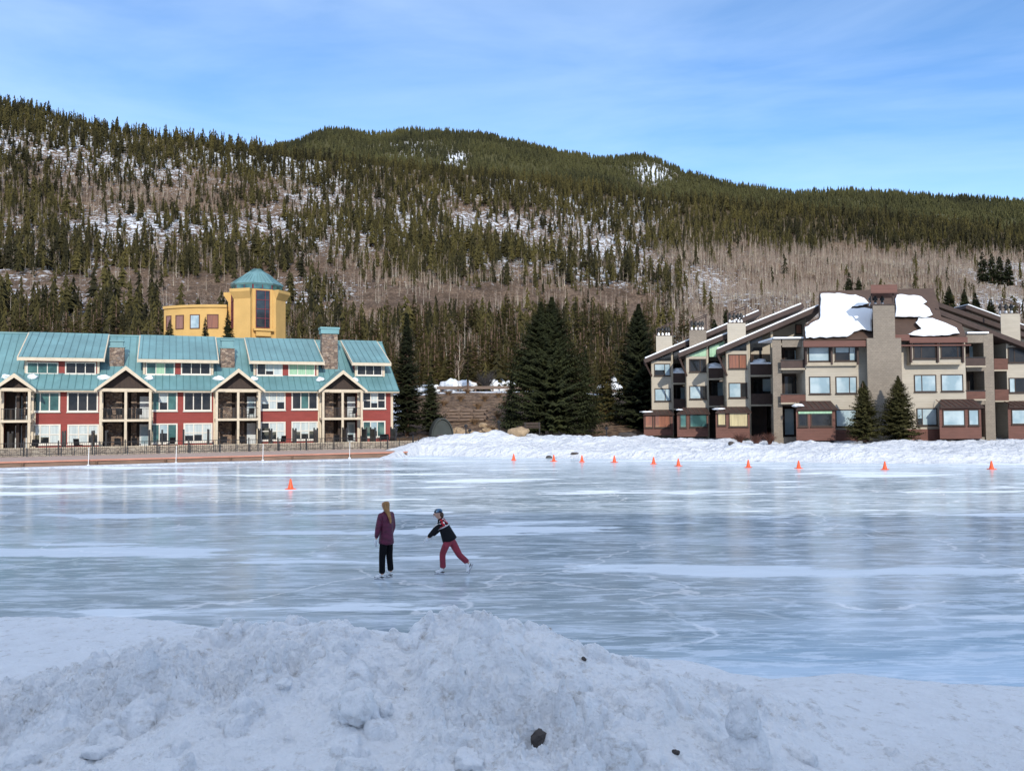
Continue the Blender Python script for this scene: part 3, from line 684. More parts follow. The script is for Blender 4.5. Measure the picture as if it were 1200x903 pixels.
# porches
for i, c in enumerate(GC):
    hw = HW[i]; zc = 6.42; rise = hw*0.86; vf = -1.9
    p = empty('porch', (c, 0, 0)); p.parent = LB
    rfm = MB()
    for sgn in (-1, 1):
        rfm.slab([(sgn*(hw+0.35), vf-0.35, zc-0.2), (sgn*(hw+0.35), 1.7, zc-0.2), (0, 3.0, zc+rise+0.1), (0, vf-0.35, zc+rise+0.1)], 0.12)
    rfm.build('porch_roof', 'teal', p)
    g = MB()
    for sgn in (-1, 1):
        g.prism([(sgn*(hw+0.4), zc-0.26), (sgn*(hw+0.4), zc-0.53), (0, zc+rise-0.36), (0, zc+rise+0.03)], vf-0.45, vf-0.36, 'v')
    g.build('rake_board', 'cream', p)
    g = MB(); g.prism([(-hw, zc-0.1), (hw, zc-0.1), (0, zc+rise-0.35)], vf+0.6, vf+0.7, 'v'); g.build('gable_panel', 'darkwood', p)
    g = MB(); g.box(-hw-0.1, hw+0.1, vf-0.1, vf+0.12, zc-0.42, zc-0.15)
    xs = (-hw+0.12, 0.0, hw-0.12) if i else (-hw+0.15, hw-0.15)
    for x in xs: g.box(x-0.11, x+0.11, vf-0.06, vf+0.10, 0.75, zc-0.42)
    for x in (-hw+0.12, hw-0.12): g.box(x-0.09, x+0.09, -0.22, -0.04, 0.75, zc-0.25)
    g.box(-hw, hw, vf-0.08, 1.19, 3.22, 3.44)
    g.build('porch_frame', 'cream', p)
    g = MB(); g.box(-hw+0.125, hw-0.125, 1.12, 1.19, 0.7, 6.2); g.box(-0.12, 0.12, -0.1, 1.1, 0.7, 3.2); g.box(-0.12, 0.12, -0.1, 1.1, 3.46, 6.1)
    g.build('porch_wall', 'darkwood', p)
    g = MB()
    for zz, zt2 in ((0.78, 3.1), (3.46, 6.0)):
        if i: g.box(-hw*0.86, -hw*0.2, 0.95, 1.10, zz, zt2)
        g.box(hw*0.16, hw*0.38, 0.95, 1.10, zz, zt2)
    g.build('stone_panel', 'stone', p)
    for zz in (0.8, 3.47):
        xs2 = (hw*0.5, hw*0.9) if i else (-0.35, 0.6)
        g = MB(); g.box(xs2[0], xs2[1], 0.98, 1.08, zz, zz+2.15); d = g.build('door', 'door', p)
        if (i + int(zz)) % 2: g = MB(); g.box(xs2[0]+0.15, xs2[1]-0.15, 0.955, 0.975, zz+0.3, zz+1.9); g.build('pane', 'g_sky', d)
    railing(p, [(-hw+0.2, vf+0.02), (hw-0.2, vf+0.02)], 3.46, 4.45, step=0.12)
    # snow lodged in the valleys
    s = MB()
    for sgn in (-1, 1):
        uu2 = sgn*(hw+0.75)
    for sgn in ((-1, 1) if i != 3 else (-1, 1)):
        o = lump('roof_snow', (sgn*(hw*0.82+0.1*(i % 2)), 0.75, zroof(0.75)+0.02), 0.55, (1.2 if sgn < 0 else 0.75, 0.75, 0.5), 'snow_roof', i*2+sgn+9, 3); o.parent = p
# chimneys
for k, (x0, x1, yt, yc, v) in enumerate([(128.3,145.5,400,407,2.4),(258.5,275,399,408,2.4),(377.3,395.8,384.5,391,2.4)]):
    u_a, u_b, _, zt = FL.rect(x0, yc, x1, 430, v); cm = MB(); zt = FL.loc((x0+x1)/2, yc, v)[2]
    cm.box(u_a, u_b, v, v+1.1, 7.8, zt); ch = cm.build('chimney', 'stone', LB)
    cp = MB(); zt2 = FL.loc((x0+x1)/2, yt, v)[2]
    if k < 2:
        cp.box(u_a-0.05, u_b+0.05, v-0.05, v+1.15, zt+0.003, zt+0.12); cp.box(u_a+0.1, u_b-0.1, v+0.15, v+0.95, zt+0.12, zt2); cp.box(u_a, u_b, v+0.05, v+1.05, zt2, zt2+0.12)
    else: cp.box(u_a-0.12, u_b+0.12, v-0.12, v+1.22, zt+0.003, zt2-0.1); cp.box(u_a-0.2, u_b+0.2, v-0.2, v+1.3, zt2-0.1, zt2+0.1)
    cp.build('chimney_cap', 'teal', ch)
# terrace wall, boardwalk, fence
T = empty('terrace_wall', FL.o, PHI); tag(T, 'low beige block terrace wall in front of the red townhouses', 'wall')
m = MB(); m.box(U0-4, U1+2.0, -5.2, -4.9, 0.1, 1.0); m.box(U0-4, U1+2.0, -4.9, 0.5, 0.1, 0.74); m.build('block_wall', 'beige_stone', T)
m = MB(); m.box(U0-4, U1+2.0, -5.24, -4.86, 0.983, 1.06); m.build('wall_cap', 'cream', T)
e0 = ICE(0, 548.5); e1 = ICE(478, 535)
ang = math.atan2(e1.y-e0.y, e1.x-e0.x); BW = Fr(e0.x, e0.y, ang); L = (e1-e0).length
B = empty('boardwalk', BW.o, ang); tag(B, 'long wooden lakeside boardwalk with an orange edge along the ice below the red townhouses', 'boardwalk')
m = MB(); m.box(-14, L-0.02, 0.3, 9.5, 0.30, 0.42); m.build('deck', 'plank', B)
m = MB(); m.box(-14, L+0.05, 0.16, 0.29, 0.35, 0.46); m.build('edge_board', 'plastic_pink', B)
m = MB(); m.box(-14, L, 0.2, 0.40, -0.2, 0.295); m.build('fascia', 'plank_side', B)
u = -13
while u < L: m = MB(); m.tube((u, 0.14, -0.3), (u, 0.14, 0.34), 0.09, n=8); m.build('pile', 'bark', B); u += 4.8
F_ = empty('iron_fence', FL.o, PHI); tag(F_, 'long low black iron picket fence between the boardwalk and the terrace wall', 'fence')
railing(F_, [(U0-4, -5.9), (U1+3.4, -5.9)], 0.42, 1.50, step=0.16, t=0.05, name='picket_panel')
u = U0-4
while u < U1+3.5: m = MB(); m.box(u-0.05, u+0.05, -5.96, -5.84, 0.4, 1.66); m.build('fence_post', 'black', F_); u += 2.6
# privacy screens on the terrace
scr = empty('privacy_screen', (0, 0, 0), PHI)
m = MB(); m.box(-0.04, 0.04, -1.0, 1.0, 0.1, 1.55); m.build('screen_panel', 'black', scr)
for yy in (-1.07, 0.95): m = MB(); m.box(-0.07, 0.07, yy, yy+0.12, 0, 1.72); m.build('screen_post', 'black', scr)
spx = [12, 75, 109, 125, 175, 190, 215, 244, 304, 317, 345, 370, 404, 427, 437, 461]
for i, x in enumerate(spx):
    r = scr if i == 0 else copy_tree(scr)
    u_, v_, z_ = FL.loc(x, 520, -3.8); w = FL.o + FL.ux*u_ + FL.vx*v_; r.location = (w.x, w.y, 0.74)
    tag(r, 'black upright divider screen on the terrace of the red townhouses', 'divider', 'black divider screens along the townhouse terrace')
# patio chairs
def chair(name='patio_chair'):
    r = empty(name); m = MB(); m.box(-0.27, 0.27, -0.25, 0.25, 0.40, 0.46); m.build('seat', 'black', r)
    m = MB(); m.slab([(-0.27, 0.25, 0.46), (0.27, 0.25, 0.46), (0.27, 0.36, 1.0), (-0.27, 0.36, 1.0)], 0.04); m.build('backrest', 'black', r)
    for sx in (-1, 1):
        for sy in (-1, 1): m = MB(); m.tube((sx*0.25, sy*0.23, 0), (sx*0.25, sy*0.23, 0.40), 0.022, n=6); m.build('leg', 'black', r)
        m = MB(); m.box(sx*0.27-0.03, sx*0.27+0.03, -0.25, 0.27, 0.62, 0.66); m.build('armrest', 'black', r)
    return r
pc = chair()
for i, (x, rz) in enumerate([(40,0.4),(92,-0.5),(137,0.2),(160,-0.6),(200,0.5),(262,0.1),(285,-0.4),(330,0.5),(393,0.2),(412,-0.5),(446,0.3),(455,-0.8)]):
    r = pc if i == 0 else copy_tree(pc)
    v = -2.7 if i % 2 else -3.3; u_, v_, z_ = FL.loc(x, 520, v); w = FL.o + FL.ux*u_ + FL.vx*v_
    r.location = (w.x, w.y, 0.74); r.rotation_euler = (0, 0, PHI+PI+rz)
    tag(r, 'black patio armchair behind the terrace wall of the red townhouses', 'chair', 'black patio chairs on the townhouse terrace')
# chairs on the balconies of the red row
for i, (g, dx) in enumerate([(1, -1.2), (1, -0.5), (1, 1.1), (2, 1.2), (3, 1.2), (0, 0.7)]):
    r = copy_tree(pc); w = FL.o + FL.ux*(GC[g]+dx) + FL.vx*(-0.9); r.location = (w.x, w.y, 3.44); r.rotation_euler = (0, 0, PHI+PI+0.3*(i-2))
    tag(r, 'dark armchair on an upstairs balcony of the red townhouses', 'chair', 'dark chairs on the upper balconies of the red townhouses')
# white marker poles leaning on the boardwalk edge
for i, (x, y0, y1) in enumerate([(103.5,527,549),(206,526,545),(307.5,526,543),(409,526,541)]):
    g = BW.loc(x, y1, 0.06); m = MB(); m.tube((0, 0, 0), (0.03, 0.0, 1.35), 0.024, n=8); m.tube((0, 0, 0), (0, 0, 0.1), 0.1, 0.09, n=12)
    o = m.build('marker_pole', 'pole_white'); w = BW.o + BW.ux*g[0] + BW.vx*(-0.12); o.location = (w.x, w.y, 0)
    tag(o, ['leftmost of the four white poles standing on the ice along the boardwalk', 'second white pole from the left along the boardwalk edge', 'third white pole from the left along the boardwalk edge', 'rightmost of the four white poles along the boardwalk edge'][i], 'pole', 'white poles along the boardwalk')
# ================================================================ YELLOW TOWER
DT = 140.0; zt0 = 5.0
TW = Fr(0, DT, 0)
YT = empty('tower_building', (P(301.0, 400, DT+5).x, DT+5, 0)); tag(YT, 'ochre yellow tower block with teal pyramid roof and a curved low wing', 'building')
cx, cy = YT.location.x, YT.location.y
def Z(y, D, x=300): return P(x, y, D).z
rb = 4.25; m = MB(); zb_ = Z(346, DT)
m.lathe([(rb, zt0), (rb, Z(337, DT))], 8, ph=PI/8+R(30)); m.build('wall', 'ochre', YT)
zn0, zn1, zn2 = Z(349, DT), Z(341, DT), Z(337.5, DT)
TA = R(30)
for k, a in enumerate((-PI*0.25+TA, -PI*0.75+TA, PI*0.25+TA, PI*0.75+TA)):
    prof = [(3.9, zt0), (4.55, zt0), (4.55, zn0), (5.25, zn1), (5.25, zn2), (3.9, zn2)]
    m = MB(); m.prism(prof, -1.55, 1.55, 'v')
    for i, v in enumerate(m.v):
        x, y, z = v; w_ = y*(1.0+0.22*max(0, (x-4.55)/0.7)); m.v[i] = (x*math.cos(a)-w_*math.sin(a), x*math.sin(a)+w_*math.cos(a), z)
    m.build('pilaster', 'ochre', YT)
    m = MB(); m.box(4.57, 4.60, -0.04, 0.04, zt0, zn0)
    for i, v in enumerate(m.v): x, y, z = v; m.v[i] = (x*math.cos(a)-y*math.sin(a), x*math.sin(a)+y*math.cos(a), z)
for k, a in enumerate((-PI/2+TA, PI+TA, TA)):
    ww = 1.15 if k == 0 else 1.0; zA, zB = Z(383 if k == 0 else 382, DT), Z(338.5, DT); x0 = 3.95
    f = MB(); g = MB()
    g.box(x0, x0+0.05, -ww, ww, zA, zB)
    for yy in (-ww, 0.35, ww-0.1): f.box(x0+0.05, x0+0.16, yy, yy+0.1, zA, zB)
    for q in range(5): zq = zA+(zB-zA-0.12)*q/4; f.box(x0+0.05, x0+0.14, -ww+0.1, ww-0.1, zq, zq+0.1)
    for mm in (f, g):
        for i, v in enumerate(mm.v): x, y, z = v; mm.v[i] = (x*math.cos(a)-y*math.sin(a), x*math.sin(a)+y*math.cos(a), z)
    M.setdefault('redframe', simple('dark_red_frame', (0.16, 0.025, 0.03), 0.5))
    w = f.build('window', 'redframe', YT); g.build('pane', 'g_dark', w)
m = MB(); m.lathe([(4.15, Z(338, DT)), (4.15, Z(330, DT))], 8, ph=PI/8+TA); bl = m.build('lantern', 'redframe', YT)
m = MB()
for k in range(8):
    a = k*PI/4+TA
    q = MB(); q.box(3.86, 3.90, -1.45, -0.06, Z(336.6, DT), Z(331.5, DT)); q.box(3.86, 3.90, 0.06, 1.45, Z(336.6, DT), Z(331.5, DT))
    m.add([(x*math.cos(a)-y*math.sin(a), x*math.sin(a)+y*math.cos(a), z) for x, y, z in q.v], q.f)
m.build('pane', 'g_teal', bl)
m = MB(); m.lathe([(4.25, Z(331.5, DT)), (4.45, Z(329.5, DT)), (3.9, Z(326.5, DT)), (2.0, Z(315.5, DT)), (0.6, Z(309.9, DT)), (0.02, Z(309.5, DT))], 8, ph=PI/8+TA)
rf = m.build('roof', 'teal', YT)
m = MB()
for k in range(40):
    a = 2*PI*k/40
    m.tube((4.35*math.cos(a), 4.35*math.sin(a), Z(328.6, DT)+0.02), (0.6*math.cos(a), 0.6*math.sin(a), Z(309.5, DT)+0.05), 0.03, n=4)
m.build('roof_seam', 'teal_seam', rf)
m = MB(); m.box(-1.6, 1.6, -4.9, -3.9, Z(387, DT), Z(384.5, DT)); m.box(-1.2, 1.2, -4.6, -3.9, Z(393, DT), Z(387.1, DT)); m.v = [(x*math.cos(TA)-y*math.sin(TA), x*math.sin(TA)+y*math.cos(TA), z) for x, y, z in m.v]; m.build('balcony', 'ochre', YT)
# curved wing
Rw = 15.0; c0 = P(240, 400, DT+3); wx = c0.x - cx; wy = (DT+3) + Rw - cy
aL = math.asin((P(190, 400, DT+4.5).x - c0.x)/Rw); aR = math.asin((P(267, 400, DT+4).x-c0.x)/Rw)
m = MB(); n = 28; ztop = Z(361, DT+4, 230)
ring = [(math.sin(aL+(aR-aL)*i/n), -math.cos(aL+(aR-aL)*i/n)) for i in range(n+1)]
def arc(mb, ra, rb2, z0, z1):
    poly = [(wx+s*ra, wy+c*ra) for s, c in ring] + [(wx+s*rb2, wy+c*rb2) for s, c in reversed(ring)]
    mb.prism(poly, z0, z1, 'z')
arc(m, Rw, Rw-9, 5.0, ztop); wg = m.build('wing_wall', 'ochre', YT)
m = MB(); arc(m, Rw+0.25, Rw-9.2, ztop+0.003, ztop+0.45); m.build('parapet', 'ochre', wg)
for (xa, xb, pn) in [(191.5,197.3,'r'),(205.2,214.2,'r'),(224,234,'s'),(244.3,255.5,'r')]:
    aa = math.asin((P(xa, 370, DT+3.3).x-c0.x)/Rw); ab = math.asin((P(xb, 370, DT+3.3).x-c0.x)/Rw); am = (aa+ab)/2; hw_ = Rw*(ab-aa)/2
    z0_, z1_ = Z(384.3, DT+3.3, 230), Z(369.5, DT+3.3, 230)
    e = empty('window', (wx+Rw*math.sin(am), wy-Rw*math.cos(am), 0), am); e.parent = YT
    f = MB(); b_ = 0.14
    f.box(-hw_-b_, hw_+b_, -0.1, 0.1, z0_-b_, z0_); f.box(-hw_-b_, hw_+b_, -0.1, 0.1, z1_, z1_+b_); f.box(-hw_-b_, -hw_, -0.1, 0.1, z0_, z1_); f.box(hw_, hw_+b_, -0.1, 0.1, z0_, z1_)
    f.build('frame', 'brownwood', e); f = MB(); f.box(-hw_, hw_, -0.05, 0.08, z0_, z1_); f.build('pane', GL[pn], e)
# ================================================================ TAN CONDOMINIUM
CB = empty('condominium', (0, 0, 0)); tag(CB, 'tan and brown stepped condominium with sloping roofs and snow patches, on the right shore', 'building')
def fr(D): return Fr(0, D, 0)
def pbox(mb, x0, y0, x1, y1, D0, D1, mi=0):
    u0_, u1_, z0_, z1_ = fr(D0).rect(x0, y0, x1, y1); mb.box(u0_, u1_, D0, D1, z0_, z1_, mi); return mb
def wpx(x0, y0, x1, y1, D, panes, widths=None, frame='darkwood', bw=0.08, par=None):
    r4 = fr(D).rect(x0, y0, x1, y1); return window(par or CB, r4, D, panes, frame, bw, 0.07, widths, proud=0.07)
DC = 74.0
m = MB(); pbox(m, 944, 398, 1132, 503, DC, DC+12); m.build('wall', 'tan', CB)
m = MB(); pbox(m, 944.2, 503, 1131.8, 530, DC-0.06, DC+11.9); m.build('base_wall', 'redwood', CB)
# chimney tower
m = MB(); pbox(m, 1017, 396, 1057.5, 520, DC-1.3, DC+1); pbox(m, 1023, 356, 1048.6, 396.5, DC-1.28, DC+1.2); skew(m, DC-1.3, 0.42)
ch = m.build('chimney', 'shingle', CB)
m = MB(); u_a, u_b, za, zb2 = fr(DC-1.3).rect(1020.5, 344, 1047.6, 356)
for uu_ in (u_a, u_b-0.12):
    for vv in (DC-1.3, DC+1.0): m.box(uu_, uu_+0.12, vv, vv+0.12, za, zb2)
m.box(u_a-0.1, u_b+0.1, DC-1.36, DC+1.2, za-0.1, za+0.02); skew(m, DC-1.3, 0.42); m.build('cap_frame', 'fascia', ch)
m = MB(); m.prism([(DC-1.7, zb2), (DC-1.6, zb2+0.72), (DC+1.4, zb2+0.85), (DC+1.5, zb2)], u_a-0.15, u_b+0.12, 'u'); skew(m, DC-1.7, 0.42); m.build('cap_roof', 'redwood', ch)
M['pot'] = simple('flue_pot', (0.03, 0.03, 0.03), 0.4); M['potw'] = simple('flue_metal', (0.5, 0.5, 0.5), 0.4, metal=0.5)
def flues(par, xs, D, z0_, h):
    for x in xs:
        m = MB(); m.lathe([(0.10, 0), (0.10, h*0.55), (0.2, h*0.56), (0.2, h*0.8), (0.1, h*0.85), (0.1, h)], 10, c=(x, D, z0_)); m.lathe([(0.17, 0), (0.13, h*0.3)], 10, mi=1, c=(x, D, z0_+0.003)); m.build('flue', ['pot', 'potw'], par)
flues(ch, [u_a+0.5, (u_a+u_b)/2-0.1+0.0, u_b-0.5], DC-0.1, za, zb2-za-0.05)
# centre roof plane
zeC = P(1036, 399.5, DC-1.0).z; ztC = P(1030, 339, DC+6.2).z; SC = (ztC-zeC)/7.2
class RoofP:
    def __init__(s, D0, z0_, sl): s.n = Vector((0, -sl, 1)).normalized(); s.p = Vector((0, D0, z0_))
    def hit(s, px, py, off=0.0):
        d = ray(px, py); pp = s.p + s.n*off; t = (pp-CAMP).dot(s.n)/d.dot(s.n); return CAMP + d*t
RP = RoofP(DC-1.0, zeC, SC)
out = [(942.5,399),(942.5,382),(951,375),(960.5,372),(960.5,341),(1094,337.5),(1098,350),(1103,371),(1116,375),(1127,380),(1132.5,394.5)]
m = MB(); m.slab([RP.hit(*q) for q in out], 0.4); rC = m.build('roof', 'roofbrown', CB)
m = MB(); pbox(m, 941.5, 399, 1026, 406, DC-1.15, DC-1.02); pbox(m, 1048, 392, 1066, 399, DC-1.15, DC-1.02); pbox(m, 1066, 395, 1134, 401.5, DC-1.15, DC-1.02)
m.box(P(942, 400, DC).x+0.1, P(1132, 400, DC).x-0.1, DC-1.0, DC+0.5, zeC-0.45, zeC-0.33)
m.build('fascia', 'redwood', rC)
# side walls beneath the centre roof
m = MB()
for xx, kk in ((P(962, 390, DC+1).x, 0.36), (P(1093, 390, DC+1).x-0.5, 0.2)):
    m = MB(); m.prism([(DC+0.1, zeC-1.5), (DC+0.1, zeC+0.3), (DC+6.0, ztC-0.9), (DC+6.0, zeC-1.5)], xx, xx+0.3, 'u'); skew(m, DC, kk); m.build('side_wall', 'tan', CB)
def rsnow(outline, rp, par, t=0.38):
    outp = []
    k = len(outline)
    for i in range(k):                       # wavy, rounded outline
        a = Vector(outline[i]); b = Vector(outline[(i+1) % k]); seg = max(2, int((b-a).length/3))
        for j in range(seg):
            q = a.lerp(b, j/seg); nn = fbm(np.array([q.x*0.22]), np.array([q.y*0.22]), 3, 5)[0]; outp.append((q.x+nn*1.6, q.y+nn*1.3))
    bm = bmesh.new(); c = Vector(np.mean(outp, 0))
    lo = [bm.verts.new(rp.hit(x, y, 0.01)) for x, y in outp]
    mid_ = [bm.verts.new(rp.hit(x, y, t*0.75)) for x, y in outp]
    inn = [bm.verts.new(rp.hit(*(Vector((x, y)).lerp(c, 0.045)), t)) for x, y in outp]
    n = len(outp)
    for i in range(n):
        j = (i+1) % n; bm.faces.new((lo[i], lo[j], mid_[j], mid_[i])); bm.faces.new((mid_[i], mid_[j], inn[j], inn[i]))
    bm.faces.new(inn); bmesh.ops.triangulate(bm, faces=[f for f in bm.faces if len(f.verts) > 4]); bmesh.ops.recalc_face_normals(bm, faces=bm.faces)
    me = bpy.data.meshes.new('roof_snow'); bm.to_mesh(me); bm.free(); me.materials.append(M['snow_roof']); return link('roof_snow', me, par)
rsnow([(962,344),(985,344),(1003,345.5),(1014,350),(1018,355),(1012,357.5),(998,358),(997,361),(1010,360.5),(1021.5,361),(1022,388),(1008,386),(1001,389),(995,394),(965,395.5),(944,395.5),(943.5,383),(953,377),(961.5,373)], RP, rC)
rsnow([(1049,345),(1070,345.5),(1080,347.5),(1086,353),(1081,355),(1089,361),(1093.5,369),(1085,372.5),(1074,371),(1049,371.5)], RP, rC)
rsnow([(1064,392),(1070,388),(1080,385),(1073,378),(1077,373),(1093,372.5),(1105,377),(1121,384),(1124,390),(1113,392.5),(1082,394.5)], RP, rC)
# centre windows
wpx(947,403,972.5,423.5,DC,'ss',[2,0.02]); wpx(978,403,1004,423,DC,'ss',[2,1])
m = MB(); pbox(m, 1067, 399.5, 1130, 425, DC-0.7, DC+0.1); bay = m.build('bay', 'tan', CB)
wpx(1070,401.5,1097,420.5,DC-0.7,'dd',[1,2],par=bay); wpx(1102,401.5,1127,419.5,DC-0.7,'dd',[5,1],par=bay)
for xx in (1067, 1098.5, 1128): m = MB(); pbox(m, xx, 401.5, xx+2.0, 424.5, DC-0.95, DC-0.701); m.build('bracket', 'fascia', bay)
for xx in (943.8, 973.8, 1004.3): m = MB(); pbox(m, xx, 404, xx+2.0, 427, DC-0.45, DC-0.003); m.build('bracket', 'fascia', CB)
m = MB(); pbox(m, 945, 424.5, 1005, 428.5, DC-0.35, DC-0.003); pbox(m, 1067.5, 425.05, 1129.5, 427, DC-0.8, DC-0.0); m.build('sill', 'tan_edge', CB)
for a in [(948,441,973,461.5,'s',None),(979,441,1004,461,'ss',[2,1]),(1071,439,1097,459,'ss',[1,2]),(1102.5,438.5,1128.5,458.5,'s',None),(979,479.5,1004,500,'s',None),(1074,478,1098,498.5,'ss',[1,3])]:
    wpx(a[0], a[1], a[2], a[3], DC, a[4], a[5])
# ground floor bays
def gbay(x0, x1, ytop, yroof, ybot, D, wins, side=True):
    m = MB(); pbox(m, x0, yroof, x1, ybot, D, D+2.6); skew(m, D, u_of(x0)); b = m.build('bay', 'redwood', CB)
    u_a, u_b, z_a, z_b = fr(D).rect(x0-1.2, ytop, x1+1.2, yroof)
    z_t = P((x0+x1)/2, ytop, D+1.3).z
    m = MB(); m.slab([(u_a, D-0.3, z_a-0.02), (u_b, D-0.3, z_a-0.02), (u_b+0.1, D+1.6, z_t), (u_a+1.0, D+1.6, z_t)], 0.12)
    r = m.build('bay_roof', 'fascia', b)
    m = MB(); k = int((u_b-u_a)/0.45)
    for i in range(1, k): uu_ = u_a+(u_b-u_a)*i/k; m.slab([(uu_, D-0.3, z_a+0.03), (uu_+0.04, D-0.3, z_a+0.03), (uu_+0.04, D+1.4, z_t-0.02), (uu_, D+1.4, z_t-0.02)], 0.05)
    m.build('batten', 'redwood', r)
    for w_ in wins: wpx(w_[0], w_[1], w_[2], w_[3], D, w_[4], par=b)
    return b
b1 = gbay(933, 979, 469.5, 479, 516, DC-1.6, [(935,482,946.5,500,'d'),(950,481,975,499.5,'d')])
b2 = gbay(1101, 1150, 467.5, 476.5, 514, DC-1.6, [(1104.5,480,1130.5,498.8,'s'),(1134.5,479.5,1147,498.5,'s')])
m = MB(); pbox(m, 935.6, 481.9, 975, 484.5, DC-1.72, DC-1.67); m.build('blind', 'g_green', b1)
o = lump('roof_snow', P(935, 475, DC-1.2), 0.9, (0.8, 0.5, 0.16), 'snow_roof', 4, 3); o.parent = b1
# balcony stacks
def stack(x0, x1, ox0, ox1, rows, D, ytop, ybot, mat='shingle', back=1.8, glassD='g_dark'):
    m = MB(); pbox(m, x0, ytop, ox0, ybot, D, D+4)
    if x1 > ox1+0.2: pbox(m, ox1, ytop, x1, ybot, D, D+4)
    ys = [ytop] + [y for r_ in rows for y in r_] + [ybot]
    for k in range(0, len(ys)-1, 2):
        if ys[k+1]-ys[k] > 0.5: pbox(m, ox0, ys[k], ox1, ys[k+1], D+0.01, D+4)
    if x0 < 1000: skew(m, D, 0.31)
    s_ = m.build('balcony_wall', mat, CB)
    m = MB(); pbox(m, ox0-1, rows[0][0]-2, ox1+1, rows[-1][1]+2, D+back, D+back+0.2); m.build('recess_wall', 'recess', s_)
    for k, (ya, yb) in enumerate(rows):
        pan = ['sd', 'dd', 'ds', 'dd'][(k+int(x0)) % 4]
        wpx(ox0+2, ya+3, ox1-1, yb-2, D+back-0.01, pan, par=s_)
        if k < 2:
            m = MB(); pbox(m, ox0-1.5, yb-10.5, ox1+0.8, yb-1.2, D-0.55, D-0.50); rl = m.build('balcony_rail', 'fascia' if k == 0 else 'brownwood', s_)
            m = MB(); u_a, u_b, z_a, z_b = fr(D-0.55).rect(ox0-1.5, yb-11.3, ox1+0.8, yb-10.3); m.box(u_a, u_b, D-0.6, D-0.45, z_a, z_b); m.build('handrail', 'black', rl)
            m = MB(); u_a, u_b, z_a, z_b = fr(D-0.5).rect(ox0-1.5, yb-1.1, ox1+0.8, yb+0.7); m.box(u_a, u_b, D-0.6, D+back-0.02, z_a, z_b); m.build('balcony_floor', 'tan_edge', s_)
    return s_
stack(906, 943.6, 916.5, 943.4, [(406.5,432.5),(437,472.5),(475,512)], DC+0.6, 396.5, 522)
stack(1132.3, 1165.5, 1132.6, 1154, [(401.5,429.5),(434.5,468.5),(474,512)], DC+0.6, 391, 522)
m = MB()
for (xa, xb, y_) in ((905.4, 944.5, 395), (1131.8, 1157, 389)):
    u_a, u_b, z_a, z_b = fr(DC+0.6).rect(xa, y_, xb, y_+1.8); m.box(u_a, u_b, DC+0.35, DC+5, z_a, z_b)
m.build('roof_snow', 'snow_roof', CB)
# stepped wings: sloping roof, tan wall, recess with balconies
def rake(x0, y0, x1, y1, D, depth, snow_on=True, th=0.42, over=0.9, snow_th=0.16):
    a = P(x0, y0, D-over); b = P(x1, y1, D-over); m = MB()
    m.slab([(a.x, D-over, a.z), (b.x, D-over, b.z), (b.x, D+depth, b.z), (a.x, D+depth, a.z)], th); skew(m, D-over, u_of(x0)); r = m.build('wing_roof', 'fascia', CB)
    if snow_on:
        m = MB(); d = (b-a); t_ = 0.985
        m.slab([(a.x+d.x*0.01, D-over+0.05, a.z+d.z*0.01+snow_th), (a.x+d.x*t_, D-over+0.05, a.z+d.z*t_+snow_th), (a.x+d.x*t_, D+depth-0.3, a.z+d.z*t_+snow_th), (a.x+d.x*0.01, D+depth-0.3, a.z+d.z*0.01+snow_th)], snow_th-0.004); skew(m, D-over, u_of(x0))
        m.build('roof_snow', 'snow_roof', r, bevel=0.05)
    return a, b
def rline(a, b, x): return a.z + (b.z-a.z)*(x-a.x)/(b.x-a.x)
